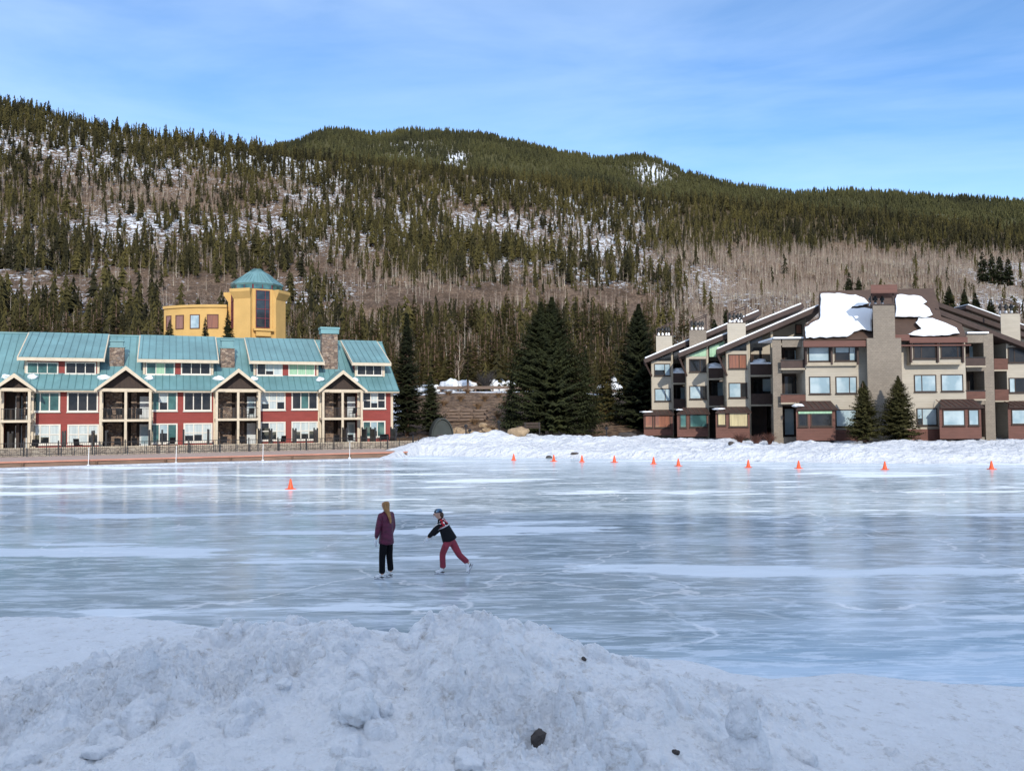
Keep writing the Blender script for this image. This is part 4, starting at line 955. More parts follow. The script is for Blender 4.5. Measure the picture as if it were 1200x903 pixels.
def wing(D, rk, wx0, wx1, rx1, ybot, ywalltop_x1, rows, clere, recrows, basewins, base, snowy):
    a, b = rake(*rk, D, 9)
    xa = P(wx0, 440, D).x; xb = P(wx1, 440, D).x; xr = P(rx1, 440, D).x; xe = P(ywalltop_x1, 440, D).x
    zt = lambda x: rline(a, b, x) - 0.5
    z0_ = P(850, 520, D).z; zmid = P(850, recrows[0][0], D).z
    m = MB(); m.prism([(xa, z0_), (xb, z0_), (xb, zt(xb)-0.1), (xa, zt(xa)-0.1)], D, D+8.6, 'v'); skew(m, D, u_of(wx0)); w_ = m.build('wall', 'tan', CB)
    # upper set-back gable wall up to the high end of the roof
    m = MB(); m.prism([(xb+0.004, zmid), (xe, zmid), (xe, zt(xe)), (xb+0.004, zt(xb))], D+2.4, D+8.5, 'v'); skew(m, D+2.4, 0.2); m.build('upper_wall', 'tan', CB)
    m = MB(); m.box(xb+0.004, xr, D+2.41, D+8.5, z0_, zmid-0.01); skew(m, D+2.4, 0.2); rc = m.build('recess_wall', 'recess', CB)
    m = MB(); m.box(xa-0.06, xa+0.0, D-0.04, D+0.3, z0_, zt(xa)-0.1); m.box(xb-0.16, xb+0.02, D-0.05, D-0.003, z0_, zt(xb)); m.box(xr-0.2, xr, D-0.02, D+0.3, z0_, zt(min(xr, b.x))-0.05); m.build('corner_trim', 'tan_edge', CB)
    for r_ in rows: wpx(*r_[:4], D, r_[4], r_[5] if len(r_) > 5 else None, par=w_)
    # clerestory following the roof slope
    for (cx0, cx1, cyb, mt) in clere:
        p0 = P(cx0, cyb, D-0.02); p1 = P(cx1, cyb, D-0.02); m = MB(); m.prism([(p0.x, p0.z), (p1.x, p0.z), (p1.x, max(p0.z+0.1, zt(p1.x)-0.12)), (p0.x, max(p0.z+0.05, zt(p0.x)-0.12))], D-0.03, D+0.02 if cx1 <= wx1+1 else D+0.05, 'v'); m.build('clerestory', mt, w_)
    for k, (ya, yb) in enumerate(recrows):
        wpx(wx1+3, ya+2, rx1-2, yb-2, D+2.4, ['dd', 'ds', 'dt'][k % 3], par=rc)
        z_f = P(850, yb, D).z
        m = MB(); m.box(xb+0.01, xr-0.21, D-0.1, D+2.39, z_f-0.16, z_f); bf = m.build('balcony_floor', 'tan_edge', CB)
        m = MB(); m.box(xb+0.02, xr-0.22, D-0.12, D-0.06, z_f+0.02, z_f+1.0); m.build('balcony_rail', 'fascia', bf)
        if k == 0 and snowy:
            m = MB(); m.box(xb+0.02, xr-0.22, D-0.2, D+0.35, z_f+1.003, z_f+1.18); m.build('roof_snow', 'snow_roof', bf, bevel=0.06)
            o = lump('roof_snow', ((xb+xr)/2, D+0.6, z_f+1.25), 0.8, (1.0, 0.8, 0.4), 'snow_roof', D, 3); o.parent = bf
    # slanted strut below the low end of the roof
    m = MB(); m.tube((a.x+0.25, D-0.5, a.z-0.4), (xa-0.05, D-0.1, P(850, 440, D).z), 0.11, n=6); m.build('strut', 'fascia', CB)
    gb = gbay(*base, D-1.5, basewins)
    o = lump('roof_snow', P(base[0]+3, base[2]+3, D-0.9), 0.6, (1.1, 0.5, 0.16), 'snow_roof', D+1, 3); o.parent = gb
    return a, b
wing(90, (754,421,891,363.5), 764, 788.5, 805, 509, 885, [(766.5,426,785.5,440.3,'ss',[2,1]),(767,455,786,470,'ss',[2,1])], [(768,787,423,'g_dark'),(789.5,803,421,'g_dark')], [(424,448),(451,478)],
     [(755.5,486.5,765,501,'r'),(767,486,785.5,501,'r')], (754.5,788.5,479.5,485,510), True)
wing(85, (794,414,941,355.5), 805, 830, 850, 510, 930, [(807.5,420.5,827.5,435.8,'dd',[2,1]),(807.8,452,828,467.5,'sd',[2,1])], [(808,828,417.5,'g_green'),(831.5,849,418,'g_green')], [(421,443),(445,475)],
     [(796.5,484.8,804.5,501,'t'),(808,484.5,828.5,500.5,'t')], (793.5,830,477,484,511.5), True)
wing(80, (838.8,410,961,357.5), 852, 879, 906.5, 512, 956, [(853.5,415,874.8,432,'rr',[3,2]),(853.8,448.3,875.6,466,'sd',[2,1])], [(854,875,411,'g_dark'),(879.5,893.5,411,'g_dark')], [(413,439.5),(441,474)],
     [(840.5,483,850.5,498.5,'y'),(854,483,876.5,500,'y')], (838.8,878.5,476,482.5,513), True)
wpx(893.5+38.5,380,939.5,391.5,DC+8.3,'r')
# orange-brown door panel and red blind in recess of nearest wing
# chimneys of the left wings
for (x0, x1, y0, y1, fy, D, lb) in [(769,788,393.5,425,377,92,0),(808,828,387,418,368.5,88,1),(852.5,874,378.5,405,359,83,2)]:
    m = MB(); pbox(m, x0, y0, x1, y1, D, D+1.8); skew(m, D, u_of(x0)); ch = m.build('chimney', 'tan' if lb != 1 else 'shingle', CB)
    u_a, u_b, z_a, _ = fr(D).rect(x0, fy, x1, y0); zl = P(x0, fy+8.5, D).z; zr = P(x0, fy, D).z
    m = MB()
    for vv in (D+0.02, D+1.68):
        m.box(u_a, u_a+0.09, vv, vv+0.09, z_a, zl); m.box(u_b-0.09, u_b, vv, vv+0.09, z_a, zr)
        m.tube((u_a-0.05, vv+0.05, zl), (u_b+0.05, vv+0.05, zr), 0.07, n=4)
    m.box(u_b-0.07, u_b-0.02, D+0.1, D+1.7, zr-0.1, zr+0.05); m.box(u_a, u_a+0.05, D+0.1, D+1.7, zl-0.1, zl+0.05)
    m.box(u_a, u_b, D, D+1.8, z_a+0.003, z_a+0.08); skew(m, D, u_of(x0)); m.build('cap_frame', 'fascia', ch)
    flues(ch, [u_a+0.35, (u_a+u_b)/2-0.1, (u_a+u_b)/2+0.3, u_b-0.3], D+0.6, z_a+0.08, 0.95)
# right wing
DW = 78.0
a, b = P(1250, 421, DW-0.9), P(1096, 352.5, DW-0.9)
def rake2(xa, ya, xb, yb, D, depth, snow_on=False, end_D=None):
    a = P(xa, ya, D-0.9); b = P(xb, yb, D-0.9); m = MB()
    m.slab([(a.x, D-0.9, a.z), (b.x, D-0.9, b.z), (b.x, D+depth, b.z), (a.x, D+depth, a.z)], 0.42); r = m.build('wing_roof', 'fascia', CB)
    if snow_on:
        m = MB(); m.slab([(a.x+0.2, D-0.8, a.z+0.1), (b.x-0.2, D-0.8, b.z+0.18), (b.x-0.2, D+depth-0.3, b.z+0.18), (a.x+0.2, D+depth-0.3, a.z+0.1)], 0.1); m.build('roof_snow', 'snow_roof', r)
    return a, b
a, b = rake2(1097, 361, 1262, 425, DW, 9)
a3, b3 = rake2(1097, 353, 1290, 421, DW+8, 9)
a4, b4 = rake2(1133, 357, 1330, 428, DW+15, 9, True)
xA = P(1132, 440, DW).x; xB = P(1162.5, 440, DW).x; xC = P(1180, 440, DW).x; xD = P(1260, 440, DW).x; z0_ = P(1180, 525, DW).z
m = MB(); m.prism([(P(1100, 400, DW).x, P(1100, 395, DW).z), (P(1164, 400, DW).x, P(1100, 395, DW).z), (P(1164, 400, DW).x, rline(a, b, P(1164, 400, DW).x)-0.45), (P(1100, 400, DW).x, rline(a, b, P(1100, 400, DW).x)-0.45)], DW, DW+8, 'v')
m.prism([(xC, z0_), (xD, z0_), (xD, rline(a, b, xD)-0.45), (xC, rline(a, b, xC)-0.45)], DW, DW+9, 'v')
w_ = m.build('wall', 'tan', CB)
for q, (aa, bb, DD_) in enumerate(((a3, b3, DW+8), (a4, b4, DW+15))):
    m = MB(); m.prism([(aa.x+0.5, 1.0), (bb.x-2, 1.0), (bb.x-2, rline(aa, bb, bb.x-2)-0.45), (aa.x+0.5, rline(aa, bb, aa.x+0.5)-0.45)], DD_, DD_+8, 'v'); m.build('wall', 'tan', CB)
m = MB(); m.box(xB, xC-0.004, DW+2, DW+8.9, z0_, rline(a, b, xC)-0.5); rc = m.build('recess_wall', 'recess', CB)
for k, (ya, yb) in enumerate([(407,433),(438,469),(474,510)]):
    wpx(1166, ya+3, 1177, yb-3, DW+2, 'd' if k < 2 else 's', par=rc)
    if k < 2:
        m = MB(); z_f = P(1170, yb, DW).z; m.box(xB+0.1, xC-0.01, DW-0.2, DW+1.99, z_f-0.14, z_f); bf = m.build('balcony_floor', 'tan_edge', CB)
        m = MB(); m.box(xB+0.1, xC-0.01, DW-0.22, DW-0.16, z_f, z_f+1.0); m.build('balcony_rail', 'brownwood', bf)
for r_ in [(1181,407,1215,425,'ddd'),(1182,442.5,1215,460,'sdd')]: wpx(*r_[:4], DW, r_[4], [1, 2, 2], par=w_)
p0 = P(1165, 404, DW-0.02)
m = MB(); m.prism([(xC+0.2, P(1190, 404, DW).z), (xD, P(1190, 404, DW).z), (xD, P(1190, 404, DW).z+0.1), (xC+0.2, rline(a, b, xC+0.2)-0.6)], DW-0.04, DW+0.02, 'v'); m.build('clerestory', 'g_dark', w_)
gbay(1181.5, 1236, 469, 476, 514, DW-1.5, [(1185,479.5,1216,497,'s')])
m = MB(); pbox(m, 1173, 367.5, 1195.5, 400, DW+3, DW+4.8); skew(m, DW+3, 0.56); ch = m.build('chimney', 'tan', CB)
u_a, u_b, z_a, _ = fr(DW+3).rect(1173, 350, 1195.5, 367.5); zl = P(1173, 349, DW+3).z; zr = P(1173, 357, DW+3).z
m = MB()
for vv in (DW+3.02, DW+4.68): m.box(u_a, u_a+0.09, vv, vv+0.09, z_a, zl); m.box(u_b-0.09, u_b, vv, vv+0.09, z_a, zr); m.tube((u_a-0.05, vv+0.05, zl), (u_b+0.05, vv+0.05, zr), 0.07, n=4)
m.box(u_a, u_b, DW+3, DW+4.8, z_a+0.003, z_a+0.08); skew(m, DW+3, 0.56); m.build('cap_frame', 'fascia', ch)
flues(ch, [u_a+0.4, (u_a+u_b)/2, u_b-0.4], DW+3.8, z_a+0.08, 0.95)
# ================================================================ TREES
def spray_conifer(H, Rm, nb, per, seed, shape=0.9, droop=0.35, low=0.06, size=0.45, irregular=0.25, sparse=0.0):
    """needle sprays as small kinked blades along whorled branches; returns verts, tri faces, tint"""
    g = np.random.default_rng(seed); V = []; F = []; T = []
    h = low + (1-low)*np.sort(g.random(nb))**0.85
    az = g.random(nb)*2*PI
    side = 1 + irregular*np.sin(az*2+seed) * g.random(nb)
    L = Rm*((1-h)/(1-low))**shape*(0.75+0.4*g.random(nb))*side + 0.04*Rm
    L *= np.where(h < low+0.08, 0.8, 1.0)*np.clip((1-h)/0.2, 0.05, 1)**0.45
    keep = g.random(nb) > sparse
    for i in np.nonzero(keep)[0]:
        k = max(2, int(per*(0.35+0.65*L[i]/Rm)))
        t = (np.arange(k)+g.random(k)*0.6+0.5)/k
        ca, sa = math.cos(az[i]), math.sin(az[i]); bt = g.random()*0.55
        up = 0.35*h[i]-droop*(1-h[i]*0.6)
        px_ = ca*t*L[i]; py_ = sa*t*L[i]; pz = h[i]*H + up*t*L[i] + 0.18*L[i]*t**3
        w = size*(0.6+0.7*g.random(k))*(1.15-0.7*t)*(0.28+0.72*L[i]/Rm)
        for sgn in (-1, 1):
            a2 = az[i] + sgn*(0.75+0.4*g.random(k)); dx = np.cos(a2); dy = np.sin(a2); ln = w*1.5
            bx, by, bz = px_, py_, pz
            ex, ey, ez = bx+dx*ln, by+dy*ln, bz-(0.15+0.5*g.random(k))*ln
            qx, qy, qz = bx+ca*w*0.6, by+sa*w*0.6, bz-0.28*w*g.random(k)
            rx_, ry_, rz_ = bx-ca*w*0.15+dx*ln*0.35, by-sa*w*0.15+dy*ln*0.35, bz+(g.random(k)-0.2)*w*0.5
            n0 = len(V)
            base = sum(len(v) for v in V)
            V.append(np.stack([np.stack([bx, by, bz], 1), np.stack([rx_, ry_, rz_], 1), np.stack([ex, ey, ez], 1), np.stack([qx, qy, qz], 1)], 1).reshape(-1, 3))
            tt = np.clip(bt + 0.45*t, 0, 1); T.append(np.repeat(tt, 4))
    V = np.concatenate(V); T = np.concatenate(T); nq = len(V)//4
    q = np.arange(nq*4).reshape(-1, 4)
    F = np.concatenate([q[:, [0, 1, 2]], q[:, [0, 2, 3]]])
    return V, F, T
def trunk_mb(H, r, seed, limbs=0, n=7):
    m = MB(); g = random.Random(seed); z = 0; x = y = 0; segs = 6; prev = (0, 0, -0.4)
    for i in range(segs):
        z2 = H*0.96*(i+1)/segs; p = (x+g.uniform(-1, 1)*r*0.4, y+g.uniform(-1, 1)*r*0.4, z2)
        m.tube(prev, p, r*(1-i/segs*0.92)+0.008, r*(1-(i+1)/segs*0.92)+0.008, n=n, caps=False); prev = p; x, y = p[0], p[1]
    for i in range(limbs):
        h = H*g.uniform(0.05, 0.8); a = g.uniform(0, 2*PI); l = (1-h/H)*H*0.2
        m.tube((0, 0, h), (math.cos(a)*l, math.sin(a)*l, h-l*0.2), r*0.22, 0.01, n=4, caps=False)
    return m
def big_spruce(px, pyb, pyt, halfw, D, label, seed, nb=420, per=11, size=0.42, mat='spruce', low=0.05, twin=False, sink=0.0, group=None, shape=0.9, sparse=0.0, droop=0.35):
    b = P(px, pyb, D); H = P(px, pyt, D).z - b.z; Rm = halfw*D/FPX
    r = empty('spruce_tree', (b.x, D, b.z)); tag(r, label, 'tree', group)
    V, F, T = spray_conifer(H, Rm, nb, per, seed, low=low, size=size, shape=shape, sparse=sparse, droop=droop)
    if twin:
        V2, F2, T2 = spray_conifer(H*0.965, Rm*0.70, nb//2, per, seed+1, low=0.35, size=size); V2[:, 0] -= Rm*0.17; F2 = F2+len(V)
        V[:, 0] += Rm*0.03
        V = np.concatenate([V, V2]); F = np.concatenate([F, F2]); T = np.concatenate([T, T2])
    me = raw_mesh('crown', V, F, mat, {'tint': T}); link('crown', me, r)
    trunk_mb(H, max(0.12, H*0.016), seed, 40, 9).build('trunk', 'bark', r); return r
big_spruce(646, 506, 348, 64, 88, 'huge dark spruce with a forked top between the two buildings', 1, 1300, 18, 0.50, low=0.03, twin=True, shape=0.88)
big_spruce(477, 512, 366, 24, 95, 'tall narrow dark spruce beside the right end of the red townhouses', 2, 620, 11, 0.5, low=0.06, sparse=0.05)
big_spruce(505, 510, 436, 19, 93, 'short ragged spruce leaning next to the tall narrow one right of the red townhouses', 3, 330, 9, 0.42, low=0.10, sparse=0.1)
big_spruce(750, 500, 356, 44, 98, 'big black-green spruce touching the left end of the tan condominium', 4, 1100, 15, 0.55, low=0.02, shape=0.78)
big_spruce(710, 503, 425, 28, 101, 'low bushy spruce filling the gap left of the black-green spruce by the condominium', 5, 420, 10, 0.5, low=0.02, mat='pine')
big_spruce(600, 505, 440, 16, 93, 'small olive spruce half hidden at the left foot of the forked spruce', 6, 260, 9, 0.42, low=0.02)
big_spruce(686, 503, 405, 20, 94, 'olive spruce half hidden at the right side of the forked spruce', 16, 350, 9, 0.45, low=0.03)
big_spruce(1013, 513, 446, 22, 70.0, 'left and shorter of the two small spruces in front of the condominium chimney', 7, 640, 13, 0.26, low=0.02, shape=0.8, mat='spruce_olive')
big_spruce(1054, 513, 440, 25, 70.3, 'right and taller of the two small spruces in front of the condominium chimney', 8, 760, 14, 0.27, low=0.02, shape=0.8, mat='spruce_olive')
big_spruce(267, 402, 364, 7.5, 132, 'small dark spruce in front of the left edge of the yellow tower', 9, 170, 6, 0.42)
big_spruce(240.5, 402, 371, 5, 131, 'small spruce in front of the curved yellow wing, right of its blue window', 10, 120, 5, 0.36)
big_spruce(199, 402, 374, 7, 133, 'spruce at the left end of the curved yellow wing', 15, 150, 5, 0.4, mat='pine')
for i, (px, pyb, pyt, hw, D, lb) in enumerate([(996,360,319,9,150,'left of two dark spruces rising behind the centre roof of the condominium'),(1007,360,324,8,156,'right of two dark spruces rising behind the centre roof of the condominium'),
    (852,400,362,10,118,'round-topped dark pine between the roofs and chimneys of the left wings'),(838,410,374,9,122,'dark pine left of the round-topped one behind the left wings'),(1113,372,335,9,112,'dark pine behind the right wing nearest the centre roof'),(1131,375,339,8,114,'dark pine behind the right wing, second from the centre roof'),(1144,378,343,7,116,'dark pine behind the right wing, third from the centre roof'),(1162,385,350,8,118,'bushy dark pine just left of the right wing chimney')]):
    big_spruce(px, pyb+12, pyt, hw*1.15, D, lb, 40+i, 260, 8, 0.5, low=0.02, shape=0.7)
for i, (px, w) in enumerate([(1152, 7), (1163, 8), (1172, 7), (1182, 6)]):
    big_spruce(px, 330+i, 295+i*2, w, 330, 'dark spruce in the tight clump on the far slope near the right edge', 60+i, 160, 5, 1.1, low=0.02, shape=0.6, group='dark spruces in the clump near the right edge')
# --- mid-size individual trees: prototypes sharing mesh data
def crown_mesh(kind, seed):
    if kind == 'pine': V, F, T = spray_conifer(1.0, 0.145, 190, 6, seed, shape=0.7, low=0.2, size=0.036, droop=0.15, irregular=0.5, sparse=0.12)
    elif kind == 'fir': V, F, T = spray_conifer(1.0, 0.16, 220, 7, seed, shape=0.85, low=0.06, size=0.036, droop=0.35)
    return raw_mesh('crown', V, F, 'pine', {'tint': T})
cm = [crown_mesh('pine', 100+i) for i in range(5)] + [crown_mesh('fir', 120+i) for i in range(4)]
def tm(m, name, mat):
    o = m.build(name, mat); me = o.data; bpy.data.objects.remove(o); return me
trk = [tm(trunk_mb(1.0, 0.013, 5+i, 10, 5), 'trunk', 'bark') for i in range(2)]
def aspen_mb(seed, nb=26, sub=2, r=0.010):
    m = MB(); g = random.Random(seed); m.tube((0, 0, -0.03), (g.uniform(-.02, .02), g.uniform(-.02, .02), 0.55), r, r*0.6, n=5, caps=False)
    top = (g.uniform(-.04, .04), g.uniform(-.04, .04), 1.0); m.tube((0, 0, 0.55), top, r*0.6, r*0.12, n=4, caps=False)
    w = MB()
    for i in range(nb):
        h = g.uniform(0.30, 0.95); a = g.uniform(0, 2*PI); l = 0.20*(1.12-h)*g.uniform(0.6, 1.2); e = (math.cos(a)*l, math.sin(a)*l, h+l*g.uniform(0.7, 1.7))
        w.tube((0, 0, h), e, r*0.26, r*0.08, n=3, caps=False)
        for k in range(sub):
            t = g.uniform(0.3, 0.9); a2 = a+g.uniform(-1.2, 1.2); l2 = l*0.5; p = (e[0]*t, e[1]*t, h+(e[2]-h)*t)
            w.tube(p, (p[0]+math.cos(a2)*l2, p[1]+math.sin(a2)*l2, p[2]+l2), r*0.15, r*0.05, n=3, caps=False)
    return m, w
asp = []
for i in range(4):
    a_, b_ = aspen_mb(30+i); asp.append((tm(a_, 'trunk', 'aspen'), tm(b_, 'crown', 'twig')))
zones = [(-1e9, 190, 'olive conifer behind the red townhouses, left of the yellow wing', 'conifers behind the red townhouses left of the yellow wing'),
         (190, 345, 'conifer on the lowest slope behind the yellow tower', 'conifers right behind the yellow tower'),
         (345, 470, 'olive conifer behind the right half of the red townhouses', 'conifers between the yellow tower and the tall narrow spruce'),
         (470, 610, 'olive pine above the road, left of the forked spruce', 'pines above the road left of the forked spruce'),
         (610, 760, 'olive pine above the road, right of the forked spruce', 'pines above the road right of the forked spruce'),
         (760, 1e9, 'conifer on the low slope behind the tan condominium', 'conifers on the low slope behind the condominium')]
azones = [(-1e9, 345, 'bare pale aspen at the foot of the slope behind the red townhouses', 'bare aspens behind the red townhouses'),
          (345, 610, 'bare pale aspen on the lowest slope left of the forked spruce', 'bare aspens left of the forked spruce'),
          (610, 800, 'bare pale aspen on the lowest slope right of the forked spruce', 'bare aspens right of the forked spruce'),
          (800, 1e9, 'bare pale aspen in the thicket behind the tan condominium', 'bare aspens in the thicket behind the condominium')]
def place(me_crown, me_trunk, x, y, z, H, wf, rz, zs, name, cat):
    px, py = proj(x, y, z); r = empty(name, (x, y, z), rz); r.scale = (H*wf, H*wf, H)
    for a, b, lb, gp in zs:
        if a <= px < b: tag(r, lb, cat, gp)
    link('crown', me_crown, r); link('trunk', me_trunk, r)
# candidate field on the near slope
def sample(n, D0, D1, umin, umax, g):
    D = np.sqrt(g.random(n)*(D1**2-D0**2)+D0**2); u = g.uniform(umin, umax, n); return u*D, D
g = np.random.default_rng(3)
def blocked(X, D):   # keep clear of the tower and the condominium
    return ((X > -70) & (X < -30) & (D < 165) & (D > 100)) | ((X > 8) & (D < 119))
n = 60000; X, D = sample(n, 117, R1+50, -0.80, 0.80, g); Zg = zground(X, D); px, py = proj(X, D, Zg)
dn = conifer_density(X, D, px, py)
dn *= np.where(D > R1-90, 1.0, 1.0)
vis = (px > -140) & (px < 1340)
keep = (g.random(n) < dn*0.50*np.where(D < 300, 0.85, 1)) & ~blocked(X, D) & vis
# a few rows on the bank above the road
rx = g.uniform(-0.17*121, 0.20*121, 80); rd = g.uniform(119, 142, 80)
X = np.concatenate([rx, X[keep]]); D = np.concatenate([rd, D[keep]])
Zg = zground(X, D); px, py = proj(X, D, Zg)
Hh = (5.5 + 10.0*g.random(len(X))**1.4)*(0.62+0.38*sstep(120, 260, D))
Hh = Hh*(0.8+0.5*nmap(X, D, 70, 13))
Hh[:80] = g.uniform(6.0, 10.5, 80)
talus = (px > 400) & (px < 780) & (py > 335) & (py < 392); Hh = np.where(talus, Hh*0.6, Hh)
infr = (px > -15) & (px < 1215)
app = np.where(infr, Hh/D, -Hh/D); order = np.argsort(-app)
ind = order[:300]; rest = order[300:]
for k, i in enumerate(ind):
    fir = g.random() < 0.45
    c_ = cm[5+int(g.integers(4))] if fir else cm[int(g.integers(5))]
    place(c_, trk[k % 2], X[i], D[i], Zg[i]-0.1, Hh[i], g.uniform(0.75, 1.2), g.random()*6.28, zones, 'conifer_tree', 'tree')
# --- the rest of the forest in one object
def low_conifer(tiers, m, seed, slim=0.15, low=0.12, trunk=True):
    g_ = np.random.default_rng(seed); V = []; F = []; T = []
    for k in range(tiers):
        t = k/tiers; zt = 1-t*(1-low)*0.93; zb = 1-(t+1.55/tiers)*(1-low); r = slim*(0.16+0.84*((k+1)/tiers)**0.85)*g_.uniform(0.8, 1.2)
        o = len(V); ox, oy = g_.normal(0, 0.014, 2); V.append((ox, oy, zt)); T.append(0.75)
        for j in range(2*m):
            a = 2*PI*j/(2*m)+g_.uniform(-.2, .2)+k; rr = r*(g_.uniform(0.8, 1.3) if j % 2 == 0 else g_.uniform(0.3, 0.55))
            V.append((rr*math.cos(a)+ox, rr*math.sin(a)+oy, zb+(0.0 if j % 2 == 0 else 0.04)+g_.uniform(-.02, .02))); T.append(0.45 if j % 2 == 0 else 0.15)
        for j in range(2*m): F.append((o, o+1+j, o+1+(j+1) % (2*m)))
    V = np.array(V); F = np.array(F); T = np.array(T); mi = np.zeros(len(F), int)
    if trunk:
        o = len(V); w = 0.012; tv = np.array([(w, 0, -0.05), (-w*0.5, w*0.87, -0.05), (-w*0.5, -w*0.87, -0.05), (0, 0, 0.6)])
        V = np.concatenate([V, tv]); T = np.concatenate([T, np.full(4, .5)]); F = np.concatenate([F, np.array([(o, o+1, o+3), (o+1, o+2, o+3), (o+2, o, o+3)])]); mi = np.concatenate([mi, np.ones(3, int)])
    return V, F, T, mi
def scatter(protos, X, Y, Z, H, W, g_, tint):
    VV = []; FF = []; TT = []; MM = []; off = 0
    pick = g_.integers(len(protos), size=len(X)); rot = g_.random(len(X))*2*PI
    for p in range(len(protos)):
        V, F, T, mi = protos[p]; ii = np.nonzero(pick == p)[0]
        if not len(ii): continue
        c = np.cos(rot[ii])[:, None]; s = np.sin(rot[ii])[:, None]; w = (H[ii]*W[ii])[:, None]
        x = (V[:, 0]*c - V[:, 1]*s)*w + X[ii][:, None]; y = (V[:, 0]*s + V[:, 1]*c)*w + Y[ii][:, None]; z = V[:, 2]*H[ii][:, None] + Z[ii][:, None]
        VV.append(np.stack([x, y, z], -1).reshape(-1, 3)); k = len(ii)
        FF.append((F[None] + (np.arange(k)*len(V))[:, None, None] + off).reshape(-1, 3)); off += k*len(V)
        TT.append(np.clip(T[None]*0.7 + tint[ii][:, None], 0, 1.3).ravel()); MM.append(np.tile(mi, k))
    return np.concatenate(VV), np.concatenate(FF), np.concatenate(TT), np.concatenate(MM)
pro = [low_conifer(9, 5, 200+i, 0.14 if i % 2 else 0.11, 0.2 if i % 2 else 0.08) for i in range(7)]
tint = g.random(len(X))*0.8-0.25 + (nmap(X, D, 60, 44)-0.5)*0.6
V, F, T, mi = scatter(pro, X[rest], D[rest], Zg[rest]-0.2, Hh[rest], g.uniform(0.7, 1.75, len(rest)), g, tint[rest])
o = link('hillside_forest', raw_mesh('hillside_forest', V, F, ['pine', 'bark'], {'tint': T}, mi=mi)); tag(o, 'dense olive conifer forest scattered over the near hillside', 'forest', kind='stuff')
print('conifers', len(X), 'faces', len(F))
# --- bare aspens
n = 85000; X, D = sample(n, 119, R1-20, -0.80, 0.80, g); Zg = zground(X, D); px, py = proj(X, D, Zg)
dn = aspen_density(X, D, px, py); keep = (g.random(n) < dn*0.75) & ~blocked(X, D) & (px > -140) & (px < 1340)
X = X[keep]; D = D[keep]; Zg = Zg[keep]; px = px[keep]
Hh = 5.5 + 5*g.random(len(X)); infr = (px > -15) & (px < 1215)
order = np.argsort(-np.where(infr, Hh/D, -Hh/D)); ind = order[:300]; rest = order[300:]
for k, i in enumerate(ind): place(asp[k % 4][1], asp[k % 4][0], X[i], D[i], Zg[i]-0.1, Hh[i], g.uniform(0.8, 1.2), g.random()*6.28, azones, 'aspen_tree', 'tree')
def low_aspen(seed):
    g_ = np.random.default_rng(seed); V = []; F = []; mi = []
    def blade(p, q, w, m_):
        o = len(V); a = g_.random()*PI; dx, dy = math.cos(a)*w, math.sin(a)*w
        V.extend([(p[0]-dx, p[1]-dy, p[2]), (p[0]+dx, p[1]+dy, p[2]), (p[0]-dy, p[1]+dx, p[2]), q]); F.extend([(o, o+1, o+3), (o+1, o+2, o+3), (o+2, o, o+3)]); mi.extend([m_]*3)
    blade((0, 0, -.05), (g_.normal(0, .02), g_.normal(0, .02), 1), 0.011, 0)
    for k in range(13):
        h = g_.uniform(0.3, 0.85); a = g_.random()*2*PI; l = 0.2*(1.1-h); blade((0, 0, h), (math.cos(a)*l, math.sin(a)*l, h+l*1.4), 0.007, 1)
    V = np.array(V); return V, np.array(F), np.full(len(V), .5), np.array(mi)
pa = [low_aspen(300+i) for i in range(6)]
V, F, T, mi = scatter(pa, X[rest], D[rest], Zg[rest], Hh[rest], g.uniform(0.8, 1.3, len(rest)), g, np.zeros(len(rest)))
o = link('aspen_grove', raw_mesh('aspen_grove', V, F, ['aspen', 'twig'], {}, mi=mi)); tag(o, 'pale leafless aspen groves scattered over the near hillside', 'forest', kind='stuff')
print('aspens', len(X), 'faces', len(F))
# --- far mountain forest
n = 60000; X, D = sample(n, R1+50, R2+40, -0.72, 0.72, g); Zg = zground(X, D); px, py = proj(X, D, Zg)
rock = np.exp(-((px-534)/12)**2-((py-187)/7)**2) + np.exp(-((px-765)/26)**2-((py-203)/13)**2)*0.8 + np.exp(-((px-335)/22)**2-((py-166)/5)**2)*0.6 + np.exp(-((px-480)/30)**2-((py-172)/9)**2)*0.5
keep = (g.random(n) < 0.62+0.5*(nmap(X, D, 90, 88)-0.5)-0.6*np.clip(rock, 0, 1)) & (px > -20) & (px < 1220)
X = X[keep]; D = D[keep]; Zg = Zg[keep]
pf = [low_conifer(4, 4, 400+i, 0.17, 0.05, False) for i in range(4)]
Hh = 8+9*g.random(len(X))**1.5; tint = g.random(len(X))*0.7-0.1+(nmap(X, D, 130, 45)-0.5)*1.6
V, F, T, mi = scatter(pf, X, D, Zg-0.5, Hh, g.uniform(0.9, 1.5, len(X)), g, tint)
o = link('mountain_forest', raw_mesh('mountain_forest', V, F, 'pine_far', {'tint': T})); tag(o, 'olive green forest covering the far mountain behind the near ridge', 'forest', kind='stuff')
print('far', len(X), len(F))
